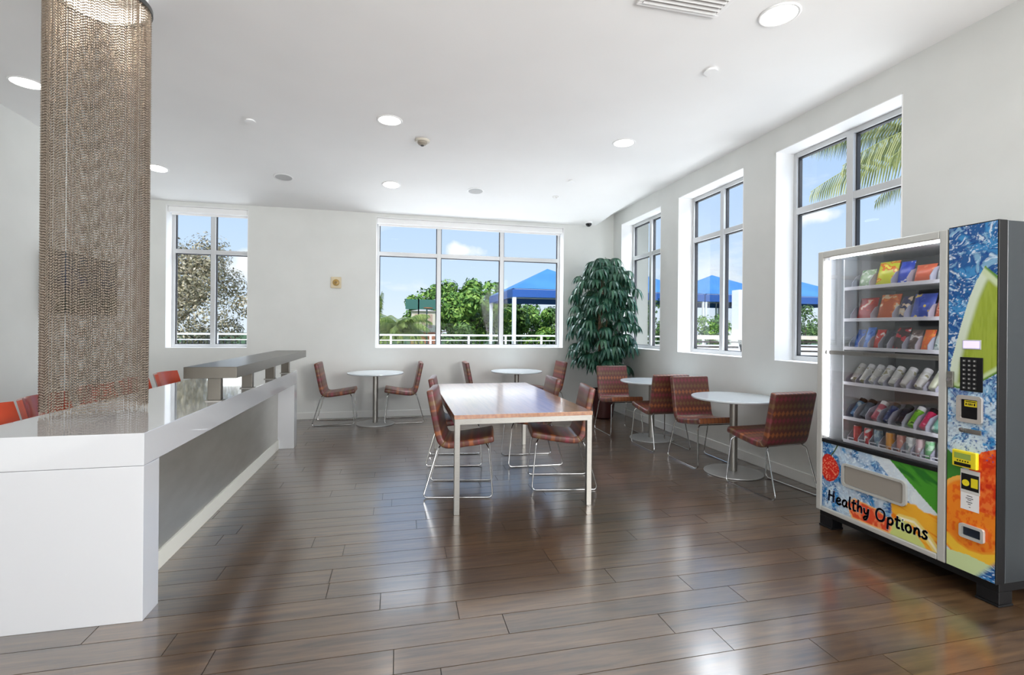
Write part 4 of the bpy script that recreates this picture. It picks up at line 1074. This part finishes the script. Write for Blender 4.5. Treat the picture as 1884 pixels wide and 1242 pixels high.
for i, (a, b_, cols, nm) in enumerate([(2.740,2.682,((30,90,190),(45,110,215),(20,70,160)),'dark blue candy pack at the left end of the third shelf'),
    (2.672,2.613,((60,120,215),(80,140,230),(30,90,190)),'bright blue candy pack, second on the third shelf'),
    (2.602,2.542,((200,40,30),(215,60,50),(235,215,215)),'red candy pack with white mark on the third shelf'),
    (2.531,2.483,((45,50,65),(70,75,90),(120,125,140)),'charcoal candy pack on the third shelf, right of the red one'),
    (2.473,2.388,((60,25,30),(195,30,50),(230,225,225)),'black, red and white candy pack in the middle of the third shelf'),
    (2.378,2.311,((95,75,70),(130,110,105),(225,220,220)),'brown and white candy pack on the third shelf'),
    (2.301,2.239,((235,110,40),(240,150,45),(215,70,30)),'orange candy pack on the third shelf, right of the brown one'),
    (2.229,2.165,((190,205,205),(215,225,220),(110,140,135)),'pale candy pack at the right end of the third shelf')]):
    bag('candy_pack', a, b_, rz, .145 if i in (1,4) else .13, cols, nm, 'candy', G3, 20+i, depth=.03, lean=.35)
# fourth shelf: clear cups / bottles lying toward the glass
M_clear = mat('cloudy_plastic', (.72,.74,.75), .2, 0, .5)
M_clearcap = mat('white_cap', (.82,.82,.84), .4)
G4 = 'clear snack cups on the fourth shelf of the vending machine'
def lean_parent(name, x, y, z, ang, label, cat, group):
    o = thing(name, (x, y, z), label, cat, group); o.rotation_euler = (0, R(ang), 0); return o
def cup(y, z, kind, label, m_body, m_top, group, nm, r=.024, h=.115, ang=42, x=3.03):
    o = lean_parent(nm, x, y, z+r*math.sin(R(ang)), ang, label, 'drink' if nm != 'snack_cup' else 'snack', group)
    obj('body', MB().lathe([(.001,0),(r*.8,0),(r,.006),(r,h*.72),(r*.9,h*.82)], 20, cap=False), m_body, o, smooth=True)
    obj('lid' if nm == 'snack_cup' else 'cap', MB().lathe([(r*.92,h*.80),(r*.95,h*.9),(r*.9,h),(.001,h)], 20, cap=False), m_top, o, smooth=True)
    return o
posn = ['leftmost', 'second', 'third', 'fourth', 'fifth', 'sixth', 'rightmost']
for i, y in enumerate((2.73,2.663,2.598,2.533,2.466,2.392,2.306)):
    cup(y, 1.024, 0, 'clear white-topped snack cup, %s on the fourth shelf of the vending machine' % posn[i], prod_mat((205,205,200),(225,225,222),(170,165,130), seed=40+i), M_clearcap, G4, 'snack_cup', r=.025, h=.135, ang=38)
cup(2.224, 1.024, 0, 'pale yellow-green snack cup at the right end of the fourth shelf', prod_mat((200,205,180),(225,225,215),(150,165,110), seed=47), M_clearcap, G4, 'snack_cup', r=.025, h=.135, ang=38)
G5 = 'drink bottles on the fifth shelf of the vending machine'
for i, (y, c, l) in enumerate([(2.733,((60,110,160),(120,160,195),(200,215,225)),'blue drink bottle at the left end of the fifth shelf'),(2.662,((70,80,95),(95,105,120),(160,165,175)),'slate grey drink bottle on the fifth shelf'),
    (2.580,((205,110,125),(225,150,160),(235,225,225)),'pink drink bottle on the fifth shelf'),(2.502,((35,50,105),(60,75,135),(200,205,215)),'navy drink bottle on the fifth shelf'),
    (2.420,((28,30,42),(40,42,58),(70,72,90)),'black drink bottle on the fifth shelf'),(2.345,((120,190,50),(150,205,80),(60,110,40)),'lime green drink bottle on the fifth shelf'),
    (2.276,((200,45,90),(225,120,150),(240,225,230)),'magenta drink bottle on the fifth shelf'),(2.206,((110,170,150),(160,200,185),(215,225,220)),'teal drink bottle at the right end of the fifth shelf')]):
    cup(y, .787, 0, l, prod_mat(*c, seed=60+i), M_clearcap if i in (2,5) else M_black, G5, 'drink_bottle', r=.024, h=.14, ang=40)
G6 = 'drink cans on the bottom shelf of the vending machine'
for i, (y, c, l) in enumerate([(2.712,((190,40,35),(205,60,50),(120,30,35)),'dark red can at the left end of the bottom shelf'),(2.632,((200,30,45),(225,215,215),(235,230,230)),'red and white can on the bottom shelf'),
    (2.562,((110,140,165),(150,175,190),(215,215,60)),'steel blue and yellow can on the bottom shelf'),(2.484,((235,160,50),(235,190,150),(215,120,40)),'orange can on the bottom shelf'),
    (2.414,((215,150,140),(230,190,180),(190,100,95)),'salmon pink can on the bottom shelf'),(2.357,((215,220,222),(235,238,238),(170,185,190)),'white can on the bottom shelf'),
    (2.300,((225,195,200),(238,225,228),(200,150,160)),'pale pink can on the bottom shelf'),(2.244,((130,200,140),(180,220,185),(235,240,235)),'mint green can on the bottom shelf'),
    (2.180,((90,95,110),(120,125,140),(200,205,215)),'grey can at the right end of the bottom shelf')]):
    o = thing('drink_can', (3.045, y, .6295), l, 'drink', G6)
    obj('body', MB().lathe([(.001,0),(.019,0),(.0245,.006),(.0245,.098),(.021,.105)], 22, cap=False), prod_mat(*c, seed=80+i), o, smooth=True)
    obj('lid', MB().lathe([(.021,.105),(.021,.108),(.001,.106)], 22, cap=False), M_steel, o, smooth=True)

# ================================================================== OUTSIDE
M_deck = add_noise(mat('terrace_paving', rough=.8), (.76,.75,.72), (.84,.83,.80), 1.5, 4)
struct('ground_terrace', MB().box(-40, 60, YB+.29, 16.6, -.3, -.02), M_deck)
struct('ground_terrace_side', MB().box(XR+.29, 60, -20, YB+.29, -.3, -.02), M_deck)
M_grass = add_noise(mat('lawn', rough=.9), (.05,.10,.03), (.10,.17,.05), 2, 5)
struct('ground_lawn', MB().box(-90, 160, 16.6, 160, -1.2, -.35), M_grass)
struct('parapet_wall', MB().box(-40, 26, 16.0, 16.25, -.02, .86), M_white)
rl = thing('terrace_railing', (0, 16.1, .86), 'white terrace railing with thin balusters running past the back windows', 'railing')
obj('top_rail', MB().box(-30, 14, -.035, .035, .27, .32), M_white, rl)
obj('lower_rail', MB().box(-30, 14, -.02, .02, .115, .14), M_white, rl)
p = MB()
for i in range(35): p.box(-29+i*1.25-.03, -29+i*1.25+.03, -.03, .03, 0, .27)
obj('railing_post', p, M_white, rl)
p = MB()
for i in range(300): p.box(-28.9+i*.142-.009, -28.9+i*.142+.009, -.009, .009, 0, .115)
obj('baluster', p, M_gasket, rl); rl.children[-1]['kind'] = 'stuff'

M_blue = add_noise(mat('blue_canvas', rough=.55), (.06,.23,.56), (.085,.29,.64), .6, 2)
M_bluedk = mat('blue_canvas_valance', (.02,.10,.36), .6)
edges_ = [4.30, 8.75, 12.85, 17.1, 21.4]
pav_l = ['blue-roofed pavilion with white posts, right end of the wide back window', 'blue pavilion roof seen through the right-wall window nearest the corner plant',
         'blue pavilion behind the thick white post, through the middle right-wall window', 'blue pavilion seen through the window beside the vending machine']
def pavilion(x0, x1, y0, y1, label, pw=.07):
    t = thing('pavilion', ((x0+x1)/2, (y0+y1)/2, 0), label, 'pavilion', 'blue pavilions on the terrace'); cx, cy = (x1-x0)/2, (y1-y0)/2
    ze, za = 2.98, 4.12
    mb = MB(); c = [(-cx,-cy,ze),(cx,-cy,ze),(cx,cy,ze),(-cx,cy,ze)]; ap = (0,0,za)
    mb.add(c+[ap]+[(a,b_,z-.04) for a,b_,z in c]+[(0,0,za-.04)], [(0,1,4),(1,2,4),(2,3,4),(3,0,4),(6,5,9),(7,6,9),(8,7,9),(5,8,9)])
    obj('canopy', mb, M_blue, t)
    v = MB(); q = .015
    v.box(-cx, cx, -cy-q, -cy+q, ze-.34, ze-.03); v.box(-cx, cx, cy-q, cy+q, ze-.34, ze-.03); v.box(-cx-q, -cx+q, -cy, cy, ze-.34, ze-.03); v.box(cx-q, cx+q, -cy, cy, ze-.34, ze-.03)
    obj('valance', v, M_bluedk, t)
    fr = MB(); fr.box(-cx, cx, -cy, -cy+.07, ze-.08, ze-.02); fr.box(-cx, cx, cy-.07, cy, ze-.08, ze-.02); fr.box(-cx, -cx+.07, -cy, cy, ze-.08, ze-.02); fr.box(cx-.07, cx, -cy, cy, ze-.08, ze-.02)
    obj('roof_frame', fr, M_white, t)
    for sx in (-1, 1):
        for sy in (-1, 1): obj('post', MB().box(sx*cx-pw-pw*sx, sx*cx+pw-pw*sx, sy*cy-pw-pw*sy, sy*cy+pw-pw*sy, -.35, ze-.08), M_white, t)
for i in range(4): pavilion(edges_[i]+.04, edges_[i+1]-.04, 18.7, 23.8, pav_l[i], .07 if i == 0 else .035)

# foliage trees
def leaf_mat(name, a, b, c): 
    m = island_vary(mat(name, rough=.55, spec=.3), a, b, c); return m
M_tg = leaf_mat('tree_leaf_green', (.05,.13,.02), (.34,.50,.09), (.15,.30,.05))
M_td = leaf_mat('tree_leaf_dark', (.035,.09,.02), (.20,.33,.08), (.09,.17,.04))
M_tt = leaf_mat('tree_leaf_tan', (.17,.125,.07), (.64,.54,.39), (.37,.32,.18))
M_palm = leaf_mat('palm_leaf', (.06,.12,.02), (.36,.42,.10), (.16,.24,.05))
M_palmdry = leaf_mat('palm_leaf_olive', (.07,.09,.02), (.36,.36,.15), (.18,.21,.07))
M_bark = add_noise(mat('tree_bark', rough=.9), (.06,.05,.035), (.14,.11,.08), 12)
def tree(x, y, h, rad, n, leaf, m, label, seed, squash=.8, trunk=True, group=None, clumps=26, name='tree'):
    rb = random.Random(seed); t = thing(name, (x, y, -.35), label, 'tree' if name == 'tree' else 'bush', group)
    mb = MB(); cl = []
    for i in range(clumps):
        a = rb.uniform(0, 6.283); q = rb.uniform(0, 1)**.5; zz = rb.uniform(-1, 1)
        s_ = math.sqrt(max(0, 1-zz*zz*.8)); cl.append((rad*q*s_*math.cos(a), rad*q*s_*math.sin(a), h-rad*squash+zz*rad*squash*.85, rad*rb.uniform(.2,.38)))
    for i in range(n):
        cx, cy, c_z, cr_ = cl[i % clumps]
        d = Vector((rb.gauss(0,1), rb.gauss(0,1), rb.gauss(0,1))).normalized()*cr_*rb.uniform(.6,1.08)
        p = Vector((cx, cy, c_z))+d; nrm = (d.normalized()+Vector((rb.uniform(-.6,.6), rb.uniform(-.6,.6), rb.uniform(-.2,.8)))).normalized()
        u = nrm.cross(Vector((rb.uniform(-1,1), rb.uniform(-1,1), rb.uniform(-1,1)))).normalized(); v = nrm.cross(u); L_ = leaf*rb.uniform(.7,1.3)
        mb.add([p-u*L_, p-v*L_*.45, p+u*L_, p+v*L_*.45], [(0,1,2,3)])
    obj('crown', mb, m, t)
    tb = MB().tube([(0,0,0),(.05,0,h*.3),(0,.05,h-rad*squash)], .07+.02*rad, 8, taper=.5)
    for i in range(0, clumps, 3): tb.tube([(0,.03,h*.35),(cl[i][0]*.5, cl[i][1]*.5, (h*.35+cl[i][2])/2+.1), cl[i][:3]], .035, 5, taper=.3)
    obj('trunk', tb, M_bark, t, smooth=True); return t
GT = 'trees behind the terrace'
tree(-7.7, 19.2, 4.75, 2.5, 21000, .06, M_tt, 'dry tan-leaved tree filling the left back window', 1, 1.0, group=None, clumps=34)
tree(2.2, 27.5, 4.3, 1.6, 5200, .15, M_tg, 'bushy green tree behind the basketball hoop, left part of the wide back window', 2, 1.0, group=GT)
tree(3.9, 26, 4.25, 1.8, 7000, .15, M_tg, 'round bright green tree in the centre of the wide back window', 3, 1.0, group=GT, clumps=34)
tree(5.9, 29, 3.7, 1.6, 4800, .15, M_td, 'darker green tree just left of the blue pavilion', 4, 1.0, group=GT)
tree(8.2, 30, 3.1, 1.7, 5200, .15, M_tg, 'low green tree seen between the posts of the blue pavilion', 5, .8, group=GT)
tree(10.6, 31, 3.2, 1.6, 4200, .15, M_td, 'low dark tree at the far right of the wide back window', 6, .8, group=GT)
tree(12.5, 17.5, 2.35, .95, 2400, .07, M_tg, 'green bush behind the lounge in the middle right-wall window', 7, .9, group='bushes beyond the side terrace', name='bush')
tree(16.9, 17.5, 2.8, .95, 2500, .07, M_td, 'dark shrub below the pavilion, through the window beside the vending machine', 8, .9, group='bushes beyond the side terrace', name='bush')
tree(9.5, 17.5, 2.8, .9, 1800, .07, M_td, 'dark shrub seen through the right-wall window nearest the plant', 12, .9, group='bushes beyond the side terrace', name='bush')
tree(-1.4, 31, 2.1, 1.3, 1500, .14, M_td, 'low dark bush behind the railing at the left of the wide back window', 10, .8, group='bushes behind the railing', name='bush')
tree(2.75, 22.5, 1.9, .8, 1800, .08, M_td, 'low bush right of the basketball hoop behind the railing', 13, .8, group='bushes behind the railing', name='bush')

# palms
def frond(mb, rb_mb, o, az, L, rise, droop, lw, hang, rb, nl=34):
    d = Vector((math.cos(az), math.sin(az), rise)).normalized(); p = Vector(o); pts = [p.copy()]; n = 14
    for i in range(n): d = (d+Vector((0,0,-droop/n))).normalized(); p = p+d*L/n; pts.append(p.copy())
    rb_mb.tube(pts, .018, 5, taper=.3)
    for i in range(nl):
        t = .08+.92*i/nl; k = t*n; a = int(min(k, n-1)); q = pts[a].lerp(pts[a+1], k-a); dd = (pts[a+1]-pts[a]).normalized()
        side = dd.cross(Vector((0,0,1))).normalized(); ll = lw*math.sin(math.pi*(.12+.85*t))**.6
        for s in (-1, 1):
            e1 = (dd*.5+side*s*(1-hang)+Vector((0,0,-hang*1.1))).normalized(); mid = q+e1*ll*.5; e2 = (e1+Vector((0,0,-.7-hang+rb.uniform(-.2,.1)))).normalized(); end = mid+e2*ll*.5*rb.uniform(.8,1.2)
            w = dd*.012
            mb.add([q-w, q+w, mid+w, mid-w, end], [(0,1,2,3),(3,2,4)])
def palm(x, y, ztop, L, n, m, label, seed, lw=.45, hang=.4, rises=(.2,1.1), droop=1.6, fr=None):
    rb = random.Random(seed); t = thing('palm_tree', (x, y, -.35), label, 'palm tree', None); c = MB(); s = MB()
    for i in range(n):
        az = 6.283*i/n+rb.uniform(-.2,.2); frond(c, s, (0,0,ztop+.35), az, L*rb.uniform(.85,1.1), rb.uniform(*rises), droop, lw, hang, rb)
    if fr:
        for az, ll, ri, dr in fr: frond(c, s, (0,0,ztop+.35), az, ll, ri, dr, lw*1.25, hang, rb, 58)
    obj('fronds', c, m, t); obj('midribs', s, mat('palm_rib', (.28,.30,.10), .6), t, smooth=True)
    obj('trunk', MB().tube([(0,0,0),(.04,0,(ztop+.35)*.5),(0,0,ztop+.35)], .13, 10, taper=.8), M_bark, t, smooth=True); return t
palm(.05, 19.6, 1.20, 1.45, 34, M_palm, 'feathery green palm at the left of the wide back window', 21, lw=.5, hang=.35, rises=(.5,3.0), droop=2.0)
palm(-.98, 20.6, 1.45, 1.35, 12, M_palm, 'narrow upright young palm at the left edge of the wide back window', 25, lw=.34, hang=.1, rises=(3.0,7.0), droop=.5)
palm(9.4, 5.6, 4.75, 2.4, 9, M_palmdry, 'palm with drooping olive fronds at the top of the window beside the vending machine', 22, lw=.62, hang=.85, rises=(.0,.5), droop=1.0,
     fr=[(R(128), 3.0, .15, .75), (R(150), 2.6, .3, 1.0), (R(122), 3.1, .62, .9), (R(134), 2.6, .95, 1.0)])

# basketball hoop and far house
o = thing('basketball_hoop', (1.0, 23, -.35), 'dark green backboard on a post beyond the railing, left part of the wide window', 'basketball hoop')
obj('backboard', MB().box(-.72, .72, -.03, .03, 2.60, 3.06), mat('hoop_green', (.05,.17,.13), .5), o)
obj('post', MB().box(-.16, -.10, -.03, .03, 0, 3.10), M_black, o); obj('post', MB().box(.22, .28, -.03, .03, 0, 2.60), mat('dark_green_steel', (.03,.07,.06), .5), o)
obj('hoop_ring', MB().tube([(.30+.2*math.cos(R(a)), -.25+.2*math.sin(R(a)), 2.66) for a in range(0,360,30)], .015, 6, closed=True), mat('hoop_orange', (.6,.15,.03), .5), o)
hs = thing('kiosk', (1.14, 24.2, -.35), 'small cream kiosk with terracotta base behind the basketball hoop', 'kiosk')  # stands for a distant house, scaled down and moved closer
obj('wall', MB().box(-.56, .56, -.4, .4, 1.3, 2.55), mat('cream_render', (.85,.76,.60), .8), hs)
obj('wall_base', MB().box(-.58, .58, -.42, .42, 0, 1.55), mat('terracotta', (.55,.20,.10), .8), hs)
for x in (-.42, -.10, .22): obj('window', MB().box(x, x+.20, -.42, -.40, 1.75, 2.40), mat('far_pane', (.62,.42,.33), .4), hs)
obj('roof', MB().add([(-.62,-.48,2.55),(.62,-.48,2.55),(.62,.48,2.55),(-.62,.48,2.55),(0,0,2.68)], [(0,1,4),(1,2,4),(2,3,4),(3,0,4),(3,2,1,0)]), mat('pale_roof', (.6,.55,.48), .8), hs)
o = thing('bollard_light', (5.35, 15.4, -.02), 'short dark post in front of the railing, right part of the wide back window', 'post')
obj('post', MB().lathe([(.045,0),(.045,1.30)], 16), mat('navy_steel', (.02,.025,.06), .4), o, smooth=True)
obj('cap', MB().lathe([(.055,1.30),(.055,1.34),(.001,1.36)], 16, cap=False), M_black, o, smooth=True)
# thick white terrace post and furniture outside the right windows
o = tag(obj('terrace_column', MB().box(-.18, .18, -.18, .18, 0, 2.75), M_white, bevel=.01), 'thick white post on the terrace outside the middle right-wall window', 'column'); o.location = (11.0, 14.1, -.02)
M_teak = add_noise(mat('weathered_teak', rough=.7), (.36,.31,.25), (.48,.42,.35), 6)
def lounge(x, y, rz_, label):
    t = thing('outdoor_lounge', (x, y, -.02), label, 'outdoor seat', 'outdoor lounges on the terrace', rot=R(rz_))
    obj('hood', MB().prism([(-.8,1.30),(.55,1.30),(.62,1.22),(-.8,1.22)], -.55, .55, lambda a, b, c: (a, c, b)), M_teak, t)
    obj('side_panel', MB().prism([(.50,1.24),(.60,1.24),(.95,0),(.82,0)], -.55, -.50, lambda a, b, c: (a, c, b)), M_black, t)
    obj('side_panel', MB().prism([(.50,1.24),(.60,1.24),(.95,0),(.82,0)], .50, .55, lambda a, b, c: (a, c, b)), M_black, t)
    obj('back_panel', MB().box(-.80,-.75,-.55,.55,0,1.22), M_teak, t)
    sl = MB()
    for k in range(9): sl.box(-.75, .52-.0*k, .46, .49, .25+k*.11, .29+k*.11)
    obj('slats', sl, mat('brown_slat', (.10,.075,.06), .7), t)
    obj('cushion', MB().box(-.72,.62,-.48,.44,.28,.42), mat('outdoor_cushion', (.60,.57,.52), .8), t, bevel=.03)
    obj('seat_frame', MB().box(-.75,.68,-.5,.46,.12,.28), M_teak, t)
lounge(6.5, 9.1, -30, 'hooded teak lounge outside the middle right-wall window')
lounge(9.1, 9.3, -40, 'hooded teak lounge outside the window beside the vending machine')
# neighbouring wall outside window nearest the plant
tag(obj('outside_pier', MB().box(5.6, 6.3, 11.6, 12.4, -.02, 6.5), mat('beige_render', (.24,.24,.21), .8)), 'tall beige pier outside the right-wall window nearest the plant', 'pier')
